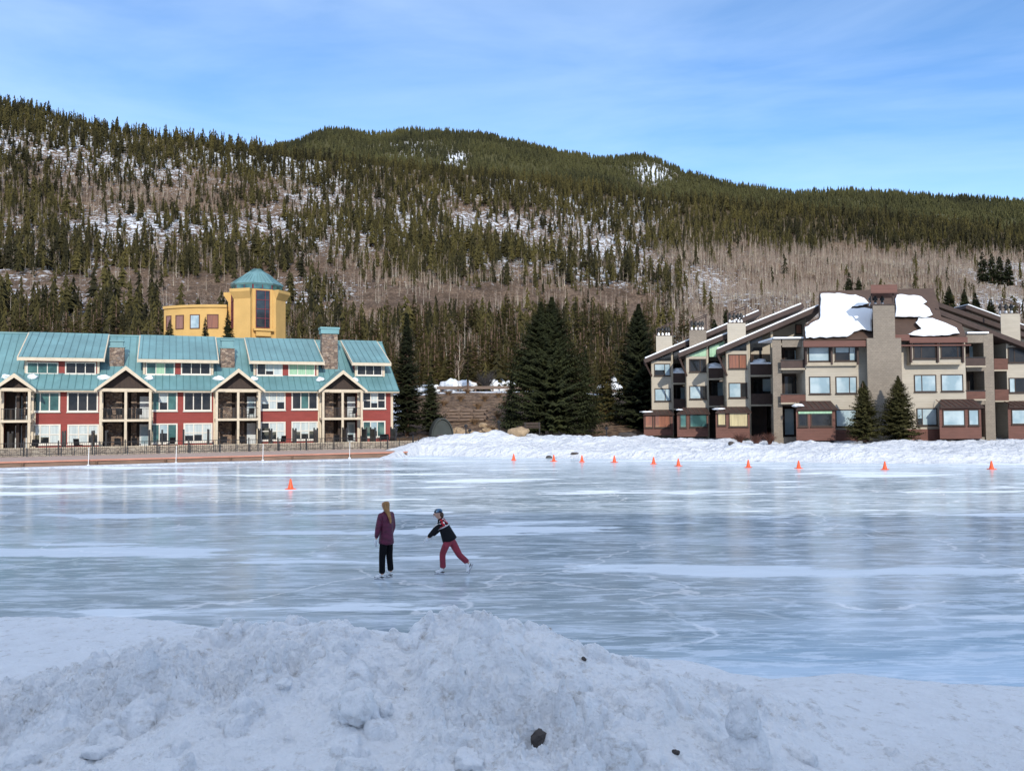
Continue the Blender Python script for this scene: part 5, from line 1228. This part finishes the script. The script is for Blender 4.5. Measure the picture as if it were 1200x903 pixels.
# ================================================================ PROPS
def cone_proto():
    r = empty('traffic_cone'); m = MB()
    m.lathe([(0.16, 0.035), (0.13, 0.06), (0.035, 0.49), (0.028, 0.5)], 20); m.build('cone_body', 'orange', r, smooth=False)
    m = MB(); m.box(-0.2, 0.2, -0.2, 0.2, 0.0, 0.034); m.build('base', 'orange', r, bevel=0.01)
    return r
cps = [(602,539,0),(649,540.5,0),(682,541,0),(720,541.5,0),(766,543.5,0),(795,545.8,0),(877,547.5,0),(936,548.8,0),(1037,550,0),(1162,549.5,0),(340.5,573,1)]
cl = ['leftmost orange cone of the row along the far snow bank, below the forked spruce', 'second orange cone from the left in the row along the far snow bank', 'third orange cone from the left in the row along the far snow bank', 'fourth orange cone from the left, in front of the black-green spruce', 'fifth orange cone from the left, below the left end of the condominium', 'sixth orange cone from the left, close right of the fifth', 'orange cone in the row below the nearest left wing of the condominium', 'orange cone in the row below the left edge of the condominium centre', 'orange cone in the row below the right one of the two small spruces', 'rightmost orange cone, below the right wing of the condominium', 'lone orange cone far out on the ice in front of the red townhouses']
cp = cone_proto()
for i, (x, y, k) in enumerate(cps):
    r = cp if i == 0 else copy_tree(cp); p = ICE(x, y); r.location = (p.x, p.y, 0.001); r.rotation_euler = (0, 0, i*0.7)
    tag(r, cl[i], 'traffic cone', 'orange cones standing on the ice')
# shore furniture between the buildings
def gz(px, py, D): return Vector((P(px, py, D).x, D, zg(P(px, py, D).x, D)))
for i, (x, D, h) in enumerate([(550.5,86,0.95),(546,80,0.9),(584.8,81,0.9),(710.7,81,1.0)]):
    m = MB(); g0 = gz(x, 505, D); r = empty('bollard_light', g0); m.tube((0, 0, -0.3), (0, 0, h-0.25), 0.06, n=10); m.build('post', 'black', r)
    m = MB(); m.lathe([(0.09, h-0.25), (0.17, h-0.22), (0.17, h-0.08), (0.1, h), (0.01, h+0.03)], 12); m.build('lamp_head', 'black', r)
    tag(r, ['short black bollard lamp by the boulders left of the forked spruce', 'black bollard lamp nearest the ice, right of the boardwalk end', 'thin dark bollard in the snow just left of the tan boulder', 'dark bollard standing alone in the snow below the black-green spruce'][i], 'lamp')
rk = [(608,513,80,0.75,'rock_tan',(1.3,0.8,0.75),'tan boulder in the snow at the left foot of the forked spruce'),(516,514,84,0.55,'rock_dark',(1,0.7,0.7),'dark boulder in the snow right of the short ragged spruce'),
      (540,505,92,0.9,'rock_tan',(1.2,0.8,0.8),'large tan boulder at the foot of the dirt bank, left one of the pair'),(557,507,90,0.7,'rock_tan',(1.2,0.8,0.7),'grey-tan boulder right of the large one at the foot of the dirt bank'),
      (497,530,73.5,0.45,'rock_tan',(1.5,0.8,0.7),'tan rock at the right end of the boardwalk'),(490,528,74.5,0.4,'rock_tan',(1,0.8,0.9),'small tan rock behind the one at the end of the boardwalk'),
      (735,499,88,0.9,'rock_dark',(1.3,0.8,0.6),'dark boulder on the snow between the black-green spruce and the condominium'),(857,515,68,0.25,'rock_dark',(1.4,0.8,0.6),'small dark rock in the snow bank below the condominium'),
      (570,533,71.5,0.16,'rock_dark',(2,0.8,0.5),'little dark stone at the foot of the snow bank, left of the cones'),(643,532,70,0.2,'rock_dark',(1.5,0.8,0.7),'little dark stone at the foot of the snow bank near the second cone'),(674,533,70,0.2,'rock_dark',(1.9,0.8,0.5),'little dark stone at the foot of the snow bank near the third cone')]
for i, (x, y, D, r_, mt, sc, lb) in enumerate(rk):
    p = P(x, y, D); z = zg(p.x, D); o = lump('boulder' if r_ > 0.35 else 'rock', (p.x, D, z+r_*0.25), r_, sc, mt, i+50, 3); tag(o, lb, 'rock')
for i, (x, y, D, r_) in enumerate([(526,500,92,.5),(531,498,93,.6),(548,499,93,.6),(563,500,92,.55),(571,496,94,.6),(577,492,95,.55),(536,492,95,.5),(583,497,93,.4),(566,489,97,.45),(590,490,96,.5)]):
    p = P(x, y, D); o = lump('boulder', (p.x, D, zg(p.x, D)+0.1), r_, (1.2, 0.9, 0.8), 'rock_tan', i+80, 3); tag(o, 'tan boulder in the riprap at the foot of the dirt bank', 'rock', 'riprap boulders below the log crib')
# log cribs on the dirt bank
r = empty('log_crib', gz(552, 480, 99), 0.05); tag(r, 'stacked log retaining crib on the brown dirt bank', 'retaining wall')
for row in range(4):
    for k in range(3):
        m = MB(); x0 = -2.3+k*1.6+0.4*(row % 2); m.tube((x0-0.95, -0.1+0.25*row, 0.2+0.36*row), (x0+0.75, 0.15+0.25*row, 0.22+0.36*row), 0.15, n=9); m.build('log', 'logs', r)
    for k in range(4):
        m = MB(); x0 = -2.9+k*1.5+0.3*(row % 2); m.tube((x0, -0.3+0.25*row, 0.38+0.36*row), (x0, 0.9+0.25*row, 0.38+0.36*row), 0.11, n=8); m.build('log', 'logs', r)
# guard rail of the road above the bank
a = P(512, 459, 117.5); b = P(604, 457.5, 117.5); zr_ = max(zg(a.x, 117.5), zg(b.x, 117.5))
for nm, x0, x1, lb in (('guard_rail', P(512, 459, 117.5).x, P(611, 457, 117.5).x, 'long timber guard rail of the road left of the forked spruce'), ('guard_rail', P(688, 455, 117.5).x, P(730, 455, 117.5).x, 'short timber guard rail of the road right of the forked spruce')):
    zz = zg((x0+x1)/2, 117.5); r = empty(nm, (x0, 117.5, zz)); tag(r, lb, 'guard rail')
    m = MB(); m.box(0, x1-x0, -0.1, 0.05, 0.35, 0.75); m.build('rail', 'logs', r); x = 0.5
    while x < x1-x0: m = MB(); m.box(x-0.1, x+0.1, 0.055, 0.25, -0.6, 0.8); m.build('post', 'logs', r); x += 2.4
mb = MB(); n = 40; xs = np.linspace(-24, 40, n)
vs = []; 
for x in xs:
    z = zg(x, 119.5); vs += [(x, 118.2, z+0.06), (x, 124.5, z+0.10)]
mb.add(vs, [(2*i, 2*i+2, 2*i+3, 2*i+1) for i in range(n-1)]); M['asphalt'] = simple('asphalt', (0.06, 0.06, 0.062), 0.9, 0.2, 1.0)
tag(mb.build('road', 'asphalt'), kind='structure')
for i, (x, D, r_, sc) in enumerate([(528,121.5,2.0,(2.2,0.8,0.75)),(545,121,1.3,(1.6,0.8,0.9)),(583,121.5,1.6,(1.3,0.8,1.0)),(598,122,1.3,(1.2,0.8,0.9)),(500,121.5,1.4,(1.8,0.8,0.7)),(718,121,2.0,(0.9,0.8,1.2)),(706,121,1.2,(1.5,0.8,0.8))]):
    p = P(x, 450, D); o = lump('snow_heap', (p.x, D, zg(p.x, D)+0.7), r_*0.8, sc, 'snow', i+5, 4); tag(o, ['long ploughed snow heap beside the road above the dirt bank', 'low snow heap joined to the right of the long one beside the road', 'rounded snow heap beside the road left of the forked spruce top', 'small snow heap beside the road touching the forked spruce', 'leftmost snow heap beside the road, behind the short ragged spruce', 'tall snow heap beside the road right of the forked spruce', 'low snow heap left of the tall one right of the forked spruce'][i], 'snow heap')
# dark brush on the bank + dry shrubs
def shrub(x, D, h, w, label, mat, seed, nb=90, grp=None, dark=False):
    g_ = random.Random(seed); p = P(x, 460, D); r = empty('shrub', (p.x, D, zg(p.x, D)-0.05)); tag(r, label, 'shrub', grp); m = MB()
    for i in range(nb):
        a = g_.uniform(0, 2*PI); l = w*g_.uniform(0.3, 1); hh = h*g_.uniform(0.5, 1); q = (math.cos(a)*l*0.35, math.sin(a)*l*0.35, hh*0.55); e = (math.cos(a)*l, math.sin(a)*l, hh)
        b0 = (math.cos(a)*0.1, math.sin(a)*0.1, 0); m.tube(b0, q, 0.018, 0.014, n=3, caps=False); m.tube(q, e, 0.014, 0.004, n=3, caps=False)
        a2 = a+g_.uniform(-1, 1); m.tube(q, (q[0]+math.cos(a2)*l*0.5, q[1]+math.sin(a2)*l*0.5, q[2]+hh*0.3), 0.010, 0.003, n=3, caps=False)
    m.build('branches', mat, r)
shrub(570, 117.9, 3.1, 1.8, 'dark leafless bush above the guard rail', 'rock_dark', 1, 260)
for i, (x, D, h, w) in enumerate([(575,94,1.0,0.9),(590,96,1.2,1.0),(583,100,1.1,0.9),(600,98,1.4,1.2),(560,104,1.0,0.8),(700,104,2.0,1.2),(706,100,1.6,1.1),(540,108,1.0,0.9),(520,106,0.8,0.9),(530,102,0.7,0.7),(556,98,0.8,0.8),(568,108,0.9,0.9),(584,110,0.8,0.8),(592,105,1.1,1.0),(548,113,0.7,0.8),(525,112,0.7,0.8),(597,112,0.8,0.9)]):
    shrub(x, D, h, w, 'dry brown bush on the dirt bank around the forked spruce', 'brush', 10+i, 120, 'dry bushes on the dirt bank')
for i, (x, D) in enumerate([(885, 71.5), (901, 71.5), (866, 72.5)]):
    shrub(x, D, 1.1, 0.8, ['reddish bare bush in front of the dark recess of the nearest left wing', 'reddish bare bush at the foot of the balcony stack', 'small reddish bare bush below the cream-blind bay'][i], 'brownwood', 30+i, 120)
# upturned shelter by the ragged spruce
r = empty('culvert_shelter', gz(517, 505, 90)-Vector((0, 0, 0.3)), 0.2); tag(r, 'dark rounded shelter half seen between the ragged spruce and the boulders', 'shelter')
m = MB(); n = 14
outer = [(-2.2*math.cos(PI*i/n*0.5)*1.0+1.6, 2.6*math.sin(PI*i/n*0.5)) for i in range(n+1)]
prof = [(1.2*math.cos(a)*1.0, 2.3*math.sin(a)) for a in np.linspace(0, PI, 18)]
inn = [(1.1*math.cos(a), 2.15*math.sin(a)) for a in np.linspace(PI, 0, 18)]
m.prism(prof+inn, -1.4, 1.6, 'v'); m.build('shell', 'canvas', r)
m = MB(); m.prism([(1.05*math.cos(a), 2.1*math.sin(a)) for a in np.linspace(0, PI, 18)], -1.2, -1.1, 'v'); m.build('front_panel', 'canvas', r)
# bench and picnic table under the forked spruce
def bench(p, rz, lb, nm, L=1.6):
    r = empty(nm, p, rz); tag(r, lb, nm.replace('_', ' '))
    m = MB(); m.box(-L/2, L/2, -0.25, 0.25, 0.42, 0.48); m.build('seat', 'darkwood', r)
    m = MB(); m.box(-L/2, L/2, 0.24, 0.30, 0.52, 0.72); m.box(-L/2, L/2, 0.26, 0.32, 0.78, 0.98); m.build('backrest', 'darkwood', r)
    for sx in (-1, 1): m = MB(); m.box(sx*L*0.42-0.04, sx*L*0.42+0.04, -0.25, 0.24, -0.3, 0.42); m.box(sx*L*0.42-0.04, sx*L*0.42+0.04, 0.18, 0.24, 0.483, 1.0); m.build('leg', 'black', r)
bench(gz(624, 512, 82)+Vector((0, 0, 0.1)), 0.1, 'dark bench in the snow under the forked spruce, right of the tan boulder', 'bench')
bench(gz(613, 512, 84)+Vector((0, 0, 0.1)), 0.5, 'dark bench behind the tan boulder under the forked spruce', 'bench', 1.2)
# ================================================================ PEOPLE
def skin(name, pts, edges, mat, parent, root=0, sub=2):
    me = bpy.data.meshes.new(name); me.from_pydata([p[0] for p in pts], edges, []); o = bpy.data.objects.new(name, me); COL.objects.link(o)
    sk = o.modifiers.new('s', 'SKIN'); sk.use_smooth_shade = True
    for i, p in enumerate(pts):
        r = p[1] if isinstance(p[1], tuple) else (p[1], p[1]); me.skin_vertices[0].data[i].radius = r; me.skin_vertices[0].data[i].use_root = (i == root)
    sb = o.modifiers.new('b', 'SUBSURF'); sb.levels = sub; sb.render_levels = sub
    dg = bpy.context.evaluated_depsgraph_get(); m2 = bpy.data.meshes.new_from_object(o.evaluated_get(dg)); bpy.data.objects.remove(o); m2.name = name
    m2.materials.clear(); m2.materials.append(M[mat] if isinstance(mat, str) else mat); m2.polygons.foreach_set('use_smooth', [True]*len(m2.polygons))
    return link(name, m2, parent)
M['skin'] = simple('skin', (0.52, 0.30, 0.22), 0.5, 0.05)
M['hair'] = simple('blond_brown_hair', (0.30, 0.15, 0.05), 0.55, 0.4, 6, stretch=(6, 6, 0.8), fine=30)
M['hair_dark'] = simple('brown_hair', (0.07, 0.035, 0.02), 0.5, 0.3, 6, stretch=(6, 6, 0.8))
M['maroon'] = simple('maroon_jacket', (0.095, 0.008, 0.034), 0.5, 0.35, 6, bmp=1.0, fine=11, stretch=(1, 1, 2.2))
M['blackcloth'] = simple('black_cloth', (0.008, 0.008, 0.010), 0.9, 0.3, 5, spec=0.08, bmp=0.8, fine=9)
M['redpants'] = simple('dusty_red_trousers', (0.25, 0.025, 0.045), 0.7, 0.35, 5, bmp=1.0, fine=9)
M['skate'] = simple('white_skate', (0.78, 0.78, 0.78), 0.35, 0.05)
M['glove'] = simple('grey_glove', (0.68, 0.70, 0.72), 0.7, 0.1)
M['steel'] = simple('steel_blade', (0.5, 0.5, 0.52), 0.25, 0.05, metal=0.9)
def knit(name, cols, sc):
    m, nt, b = newmat(name); v = N(nt, 'ShaderNodeTexVoronoi', Scale=sc); nt.links.new(coords(nt), v.inputs['Vector']); s = nt.nodes.new('ShaderNodeSeparateColor'); nt.links.new(v.outputs['Color'], s.inputs[0])
    r = ramp(nt, s.outputs[0], [(i/len(cols), c) for i, c in enumerate(cols)]); r.node.color_ramp.interpolation = 'CONSTANT'; nt.links.new(r, b.inputs['Base Color']); b.inputs['Roughness'].default_value = 0.9; return m
M['hatknit'] = knit('blue_patterned_hat', [(0.02, 0.03, 0.05), (0.08, 0.16, 0.26), (0.30, 0.42, 0.50), (0.02, 0.02, 0.03)], 26)
def jacket2(axis_o, axis_d):
    m, nt, b = newmat('black_jacket_red_yoke')
    tc = nt.nodes.new('ShaderNodeTexCoord'); sub = nt.nodes.new('ShaderNodeVectorMath'); sub.operation = 'SUBTRACT'; sub.inputs[1].default_value = axis_o
    dt = nt.nodes.new('ShaderNodeVectorMath'); dt.operation = 'DOT_PRODUCT'; dt.inputs[1].default_value = axis_d
    nt.links.new(tc.outputs['Object'], sub.inputs[0]); nt.links.new(sub.outputs[0], dt.inputs[0]); s = dt.outputs['Value']
    band = ramp(nt, s, [(0.0, 0.0), (0.29, 0.0), (0.292, 1.0), (0.45, 1.0), (0.452, 0.0)]); line = ramp(nt, s, [(0.0, 0.0), (0.268, 0.0), (0.27, 1.0), (0.288, 1.0), (0.29, 0.0)])
    sxz = nt.nodes.new('ShaderNodeSeparateXYZ'); nt.links.new(tc.outputs['Object'], sxz.inputs[0])
    back = ramp(nt, N2(nt, sxz.outputs[0], 1.0), [(0.0, 0.0), (1.0, 1.0)])
    v = N(nt, 'ShaderNodeTexVoronoi', Scale=20.0); nt.links.new(tc.outputs['Object'], v.inputs['Vector']); sc = nt.nodes.new('ShaderNodeSeparateColor'); nt.links.new(v.outputs['Color'], sc.inputs[0])
    pr = ramp(nt, sc.outputs[0], [(0.0, (0.012, 0.012, 0.014)), (0.34, (0.45, 0.03, 0.04)), (0.72, (0.7, 0.66, 0.64))]); pr.node.color_ramp.interpolation = 'CONSTANT'
    ab = N(nt, 'ShaderNodeMath', operation='ABSOLUTE'); nt.links.new(sxz.outputs[1], ab.inputs[0])
    gy = ramp(nt, ab.outputs[0], [(0.0, 1.0), (0.195, 1.0), (0.20, 0.0)]); g1 = N(nt, 'ShaderNodeMath', operation='MULTIPLY'); nt.links.new(band, g1.inputs[0]); nt.links.new(gy, g1.inputs[1]); band = g1.outputs[0]
    g2 = N(nt, 'ShaderNodeMath', operation='MULTIPLY'); nt.links.new(line, g2.inputs[0]); nt.links.new(gy, g2.inputs[1]); line = g2.outputs[0]
    col = mix(nt, band, (0.012, 0.012, 0.014), pr); col = mix(nt, line, col, (0.6, 0.58, 0.58)); nt.links.new(col, b.inputs['Base Color']); b.inputs['Roughness'].default_value = 0.85; b.inputs['Specular IOR Level'].default_value = 0.1; return m
def skate(par, heel, toe, up=(0, 0, 1)):
    h = Vector(heel); t = Vector(toe); d = (t-h).normalized(); u = Vector(up); u = (u - d*u.dot(d)).normalized(); L = (t-h).length
    s = skin('skate', [(tuple(h+u*0.15+d*0.03), (0.048, 0.052)), (tuple(h+u*0.07+d*0.03), (0.045, 0.05)), (tuple(h+u*0.055+d*L*0.5), (0.042, 0.036)), (tuple(h+u*0.045+d*L*0.85), (0.042, 0.028)), (tuple(h+u*0.042+d*L), (0.03, 0.02))], [(0, 1), (1, 2), (2, 3), (3, 4)], 'skate', par, 1)
    n = d.cross(u).normalized(); b = MB()
    def pt(a, c, w): return h + d*a + u*c + n*w
    for (a0, a1, c0, c1, w) in [(-0.02, L+0.02, -0.02, 0.002, 0.003), (0.0, 0.045, 0.0021, 0.03, 0.012), (L*0.62, L*0.8, 0.0021, 0.03, 0.012)]:
        b.add([pt(a0, c0, -w), pt(a1, c0, -w), pt(a1, c0, w), pt(a0, c0, w), pt(a0, c1, -w), pt(a1, c1, -w), pt(a1, c1, w), pt(a0, c1, w)], [(0,3,2,1),(4,5,6,7),(0,1,5,4),(1,2,6,5),(2,3,7,6),(3,0,4,7)])
    b.build('blade', 'steel', s)
    b = MB(); b.add([pt(-0.015, 0.0305, -0.03), pt(L+0.005, 0.0305, -0.03), pt(L+0.005, 0.0305, 0.03), pt(-0.015, 0.0305, 0.03), pt(-0.015, 0.042, -0.03), pt(L+0.005, 0.042, -0.03), pt(L+0.005, 0.042, 0.03), pt(-0.015, 0.042, 0.03)], [(0,3,2,1),(4,5,6,7),(0,1,5,4),(1,2,6,5),(2,3,7,6),(3,0,4,7)]); b.build('sole', 'blackcloth', s)
def hand_pts(wr, dirv, side):
    """glove: palm and five curled fingers"""
    w = Vector(wr); d = Vector(dirv).normalized(); s = Vector(side).normalized(); s = (s-d*s.dot(d)).normalized(); n = d.cross(s)
    pts = [(tuple(w-d*0.02), 0.034), (tuple(w+d*0.05), (0.040, 0.034)), (tuple(w+d*0.085), (0.044, 0.030))]; ed = [(0, 1), (1, 2)]
    for k, (o, l) in enumerate([(-0.030, 0.060), (-0.010, 0.072), (0.010, 0.068), (0.029, 0.052)]):
        b = len(pts); pts += [(tuple(w+d*0.10+s*o*1.15), 0.0125), (tuple(w+d*(0.10+l*0.5)+s*o*1.25+n*0.014), 0.012), (tuple(w+d*(0.10+l*0.75)+s*o*1.2+n*0.036), 0.010)]; ed += [(2, b), (b, b+1), (b+1, b+2)]
    b = len(pts); pts += [(tuple(w+d*0.055-s*0.036+n*0.01), 0.0115), (tuple(w+d*0.085-s*0.050+n*0.022), 0.010), (tuple(w+d*0.108-s*0.050+n*0.030), 0.008)]; ed += [(1, b), (b, b+1), (b+1, b+2)]
    return pts, ed
def face(body, c, f, mat='skin'):
    f = Vector(f).normalized(); c = Vector(c); s = Vector((-f.y, f.x, 0)).normalized()
    M.setdefault('eye', simple('eye', (0.03, 0.02, 0.015), 0.2, 0.0)); M.setdefault('lips', simple('lips', (0.4, 0.12, 0.10), 0.5, 0.05))
    for k in (-1, 1): m = MB(); m.lathe([(0.001, -0.011), (0.010, -0.005), (0.010, 0.005), (0.001, 0.011)], 10, c=tuple(c+f*0.088+s*0.032*k+Vector((0, 0, 0.005)))); m.build('eye', 'eye', body)
    m = MB(); q = c+f*0.09+Vector((0, 0, -0.055)); m.tube(q-s*0.022, q+s*0.022, 0.007, n=6); m.build('mouth', 'lips', body)
def person(loc, J, label, mats, headdir):
    """J: joints dict. One continuous body, clothing and skates as children"""
    r = empty('person', loc); tag(r, label, 'person')
    A = lambda k: Vector(J[k])
    f = Vector(headdir).normalized()
    hd = A('head'); s = Vector((-f.y, f.x, 0)).normalized()
    pts = [(J['pelvis'], (0.105, 0.08)), (J['waist'], (0.09, 0.07)), (J['chest'], (0.10, 0.075)), (J['neck0'], (0.055, 0.05)), (J['neck'], 0.045),
           (tuple(hd-f*0.0+Vector((0, 0, -0.055))), (0.062, 0.07)), (tuple(hd+Vector((0, 0, 0.01))), (0.078, 0.088)), (tuple(hd+Vector((0, 0, 0.075))), (0.062, 0.07))]
    ed = [(i, i+1) for i in range(7)]
    b = len(pts); pts += [(tuple(hd+f*0.088+Vector((0, 0, -0.018))), 0.014), (tuple(hd+f*0.104+Vector((0, 0, -0.026))), 0.010)]; ed += [(6, b), (b, b+1)]
    for k in (-1, 1): b = len(pts); pts.append((tuple(hd+s*0.083*k-f*0.01), (0.012, 0.02))); ed.append((6, b))
    for sd in ('L', 'R'):
        b = len(pts); pts += [(J['sh'+sd], 0.045), (J['el'+sd], 0.036), (J['wr'+sd], 0.026)]; ed += [(2, b), (b, b+1), (b+1, b+2)]
        b = len(pts); pts += [(J['hip'+sd], 0.07), (J['kn'+sd], 0.05), (J['an'+sd], 0.040)]; ed += [(0, b), (b, b+1), (b+1, b+2)]
    body = skin('body', pts, ed, 'skin', r); face(body, hd, f)
    # trousers
    pts = [(tuple(A('pelvis')+(A('waist')-A('pelvis'))*0.4), (0.125, 0.10)), (J['pelvis'], (0.130, 0.108))]; ed = [(0, 1)]
    for sd in ('L', 'R'):
        b = len(pts); K = A('kn'+sd); an = A('an'+sd); hp = A('hip'+sd)
        pts += [(tuple(hp+(K-hp)*0.08), 0.092), (tuple(hp+(K-hp)*0.55), 0.085), (tuple(K), 0.072), (tuple(K+(an-K)*0.5), 0.068), (tuple(K+(an-K)*0.93), 0.070)]; ed += [(1, b), (b, b+1), (b+1, b+2), (b+2, b+3), (b+3, b+4)]
    skin('trousers', pts, ed, mats[1], r, 1)
    # jacket
    W = A('pelvis') + (A('waist')-A('pelvis'))*J.get('hem', 0.1)
    pts = [(tuple(W-(A('chest')-W).normalized()*0.06), (0.19, 0.185)), (tuple(W), (0.192, 0.18)), (tuple(W+(A('chest')-W)*0.5), (0.168, 0.145)), (J['chest'], (0.178, 0.135)), (J['neck0'], (0.092, 0.085)), (tuple(A('neck0')+(A('neck')-A('neck0'))*0.75), (0.062, 0.062))]; ed = [(0, 1), (1, 2), (2, 3), (3, 4), (4, 5)]
    for sd in ('L', 'R'):
        b = len(pts); S = A('sh'+sd); E = A('el'+sd); Wr = A('wr'+sd); pts += [(tuple(S), 0.078), (tuple(S+(E-S)*0.5), 0.066), (tuple(E), 0.060), (tuple(E+(Wr-E)*0.92), 0.044)]; ed += [(3, b), (b, b+1), (b+1, b+2), (b+2, b+3)]
    skin('jacket', pts, ed, mats[0], r, 3)
    for sd in ('L', 'R'):
        d = A('wr'+sd)-A('el'+sd); p, e = hand_pts(J['wr'+sd], d, Vector(J.get('palm', (0.3, 1, 0)))); skin('glove', p, e, 'glove', r, 0, 1)
        skate(r, J['heel'+sd], J['toe'+sd], J.get('up'+sd, (0, 0, 1)))
    return r, hd, f, s
p0 = ICE(451.5, 678.5)
J1 = dict(pelvis=(0.02,0,0.90), waist=(0.015,0,1.04), chest=(0.02,0,1.25), neck0=(0.015,0,1.40), neck=(0.01,0,1.455), head=(0.005,-0.0,1.555),
    shL=(-0.075,-0.13,1.34), elL=(-0.125,-0.19,1.08), wrL=(-0.165,-0.17,0.86), shR=(0.115,0.13,1.34), elR=(0.14,0.19,1.08), wrR=(0.08,0.16,0.86),
    hipL=(-0.015,-0.075,0.84), knL=(-0.05,-0.09,0.47), anL=(-0.055,-0.08,0.10), hipR=(0.07,0.075,0.84), knR=(0.075,0.085,0.48), anR=(0.105,0.09,0.13),
    heelL=(-0.035,-0.075,0.02), toeL=(-0.21,-0.015,0.02), heelR=(0.125,0.09,0.045), toeR=(-0.03,0.16,0.02), hem=-0.85)
r, hd, f, s = person((p0.x, p0.y, 0.0), J1, 'person with long blond-brown hair standing in maroon jacket and black trousers', ('maroon', 'blackcloth'), (-0.5, 0.85, 0))
skin('hair', [(tuple(hd-f*0.015+Vector((0, 0, 0.085))), (0.07, 0.07)), (tuple(hd-f*0.035+Vector((0, 0, 0.02))), (0.092, 0.095)), (tuple(hd-f*0.06+Vector((0, 0, -0.08))), (0.068, 0.058)), (tuple(hd-f*0.13+Vector((0.03, 0, -0.20))), (0.040, 0.034)), (tuple(hd-f*0.165+Vector((0.05, -0.02, -0.31))), (0.030, 0.025)), (tuple(hd-f*0.16+Vector((0.055, -0.02, -0.37))), 0.012)], [(i, i+1) for i in range(5)], 'hair', r)
p0 = ICE(519.5, 672.5)
J2 = dict(pelvis=(0.13,0,0.775), waist=(0.085,0,0.90), chest=(0.0,0,1.07), neck0=(-0.055,0,1.18), neck=(-0.075,0,1.22), head=(-0.115,0,1.315),
    shL=(-0.045,-0.14,1.11), elL=(-0.20,-0.20,0.93), wrL=(-0.315,-0.22,0.815), shR=(-0.03,0.15,1.12), elR=(-0.13,0.22,0.92), wrR=(-0.26,0.20,0.80),
    hipL=(0.11,-0.085,0.74), knL=(-0.01,-0.09,0.45), anL=(0.0,-0.07,0.11), hipR=(0.17,0.08,0.73), knR=(0.345,0.07,0.40), anR=(0.56,0.05,0.21),
    heelL=(0.015,-0.07,0.02), toeL=(-0.17,-0.05,0.02), heelR=(0.625,0.05,0.195), toeR=(0.55,0.04,0.02), upR=(-0.75,0,0.5), hem=-0.15, palm=(0.3, 1, 0.3))
M['jacket2'] = jacket2(J2['pelvis'], tuple((Vector(J2['neck'])-Vector(J2['pelvis'])).normalized()))
r, hd, f, s = person((p0.x, p0.y, 0.0), J2, 'person in black jacket and dusty red trousers leaning into a skating stride', ('jacket2', 'redpants'), (-0.9, -0.15, -0.25))
skin('hat', [(tuple(hd-f*0.0+Vector((0, 0, 0.105))), (0.065, 0.065)), (tuple(hd-f*0.008+Vector((0, 0, 0.05))), (0.100, 0.106)), (tuple(hd-f*0.020+Vector((0, 0, -0.012))), (0.10, 0.10))], [(0, 1), (1, 2)], 'hatknit', r)
skin('hair', [(tuple(hd-f*0.05+Vector((0, 0, -0.0))), (0.07, 0.075)), (tuple(hd-f*0.085+Vector((0.01, 0, -0.07))), (0.06, 0.05)), (tuple(hd-f*0.10+Vector((0.01, 0, -0.13))), 0.03)], [(0, 1), (1, 2)], 'hair_dark', r)
# ================================================================ LIGHT
SUN_EL, SUN_AZ = R(25), R(10)     # behind the viewer, a little to the right
sd = Vector((math.sin(SUN_AZ)*math.cos(SUN_EL), -math.cos(SUN_AZ)*math.cos(SUN_EL), math.sin(SUN_EL)))
ld = bpy.data.lights.new('sun', 'SUN'); ld.energy = 2.25; ld.angle = R(0.53); ld.color = (1.0, 0.94, 0.85)
lo = bpy.data.objects.new('sun', ld); COL.objects.link(lo); lo.rotation_euler = sd.to_track_quat('Z', 'Y').to_euler(); lo.location = (20, -60, 60)
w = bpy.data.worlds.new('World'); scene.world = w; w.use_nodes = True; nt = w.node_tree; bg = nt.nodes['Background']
sk = nt.nodes.new('ShaderNodeTexSky'); sk.sky_type = 'NISHITA'; sk.sun_disc = False; sk.sun_elevation = SUN_EL; sk.sun_rotation = PI - SUN_AZ; sk.altitude = 2800; sk.air_density = 1.0; sk.dust_density = 0.3; sk.ozone_density = 1.6
tc = nt.nodes.new('ShaderNodeTexCoord'); mp = nt.nodes.new('ShaderNodeMapping'); mp.inputs['Scale'].default_value = (1.0, 1.0, 5.5); mp.inputs['Rotation'].default_value = (0.12, 0.18, 0); nt.links.new(tc.outputs['Generated'], mp.inputs['Vector'])
nz = N(nt, 'ShaderNodeTexNoise', Scale=1.7, Detail=8.0, Roughness=0.55, Distortion=0.6); nt.links.new(mp.outputs[0], nz.inputs['Vector'])
cl_ = ramp(nt, nz.outputs['Fac'], [(0.34, 0.0), (0.80, 0.28)])
hs = nt.nodes.new('ShaderNodeHueSaturation'); hs.inputs['Saturation'].default_value = 1.15; hs.inputs['Value'].default_value = 1.0; nt.links.new(sk.outputs[0], hs.inputs['Color'])
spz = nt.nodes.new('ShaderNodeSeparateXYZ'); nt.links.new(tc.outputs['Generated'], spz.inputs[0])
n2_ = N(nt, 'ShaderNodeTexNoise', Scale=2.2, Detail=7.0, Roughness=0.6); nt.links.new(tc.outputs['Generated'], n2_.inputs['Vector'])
hi_ = ramp(nt, spz.outputs[2], [(0.0, 0.0), (0.46, 0.0), (0.72, 1.0)]); fill_cirrus = ramp(nt, n2_.outputs['Fac'], [(0.3, 0.35), (0.6, 0.95)])   # unseen cirrus sheet added overhead to brighten the shaded foreground
hm = N(nt, 'ShaderNodeMath', operation='MULTIPLY'); nt.links.new(hi_, hm.inputs[0]); nt.links.new(fill_cirrus, hm.inputs[1])
sky_ = mix(nt, cl_, hs.outputs[0], (5.2, 6.0, 6.9))
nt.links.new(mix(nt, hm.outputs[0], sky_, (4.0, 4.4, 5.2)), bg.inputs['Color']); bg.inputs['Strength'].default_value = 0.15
vs_ = scene.view_settings; vs_.view_transform = 'Standard'; vs_.look = 'None'; vs_.exposure = 0.72; vs_.gamma = 1.0
scene.render.engine = 'CYCLES'
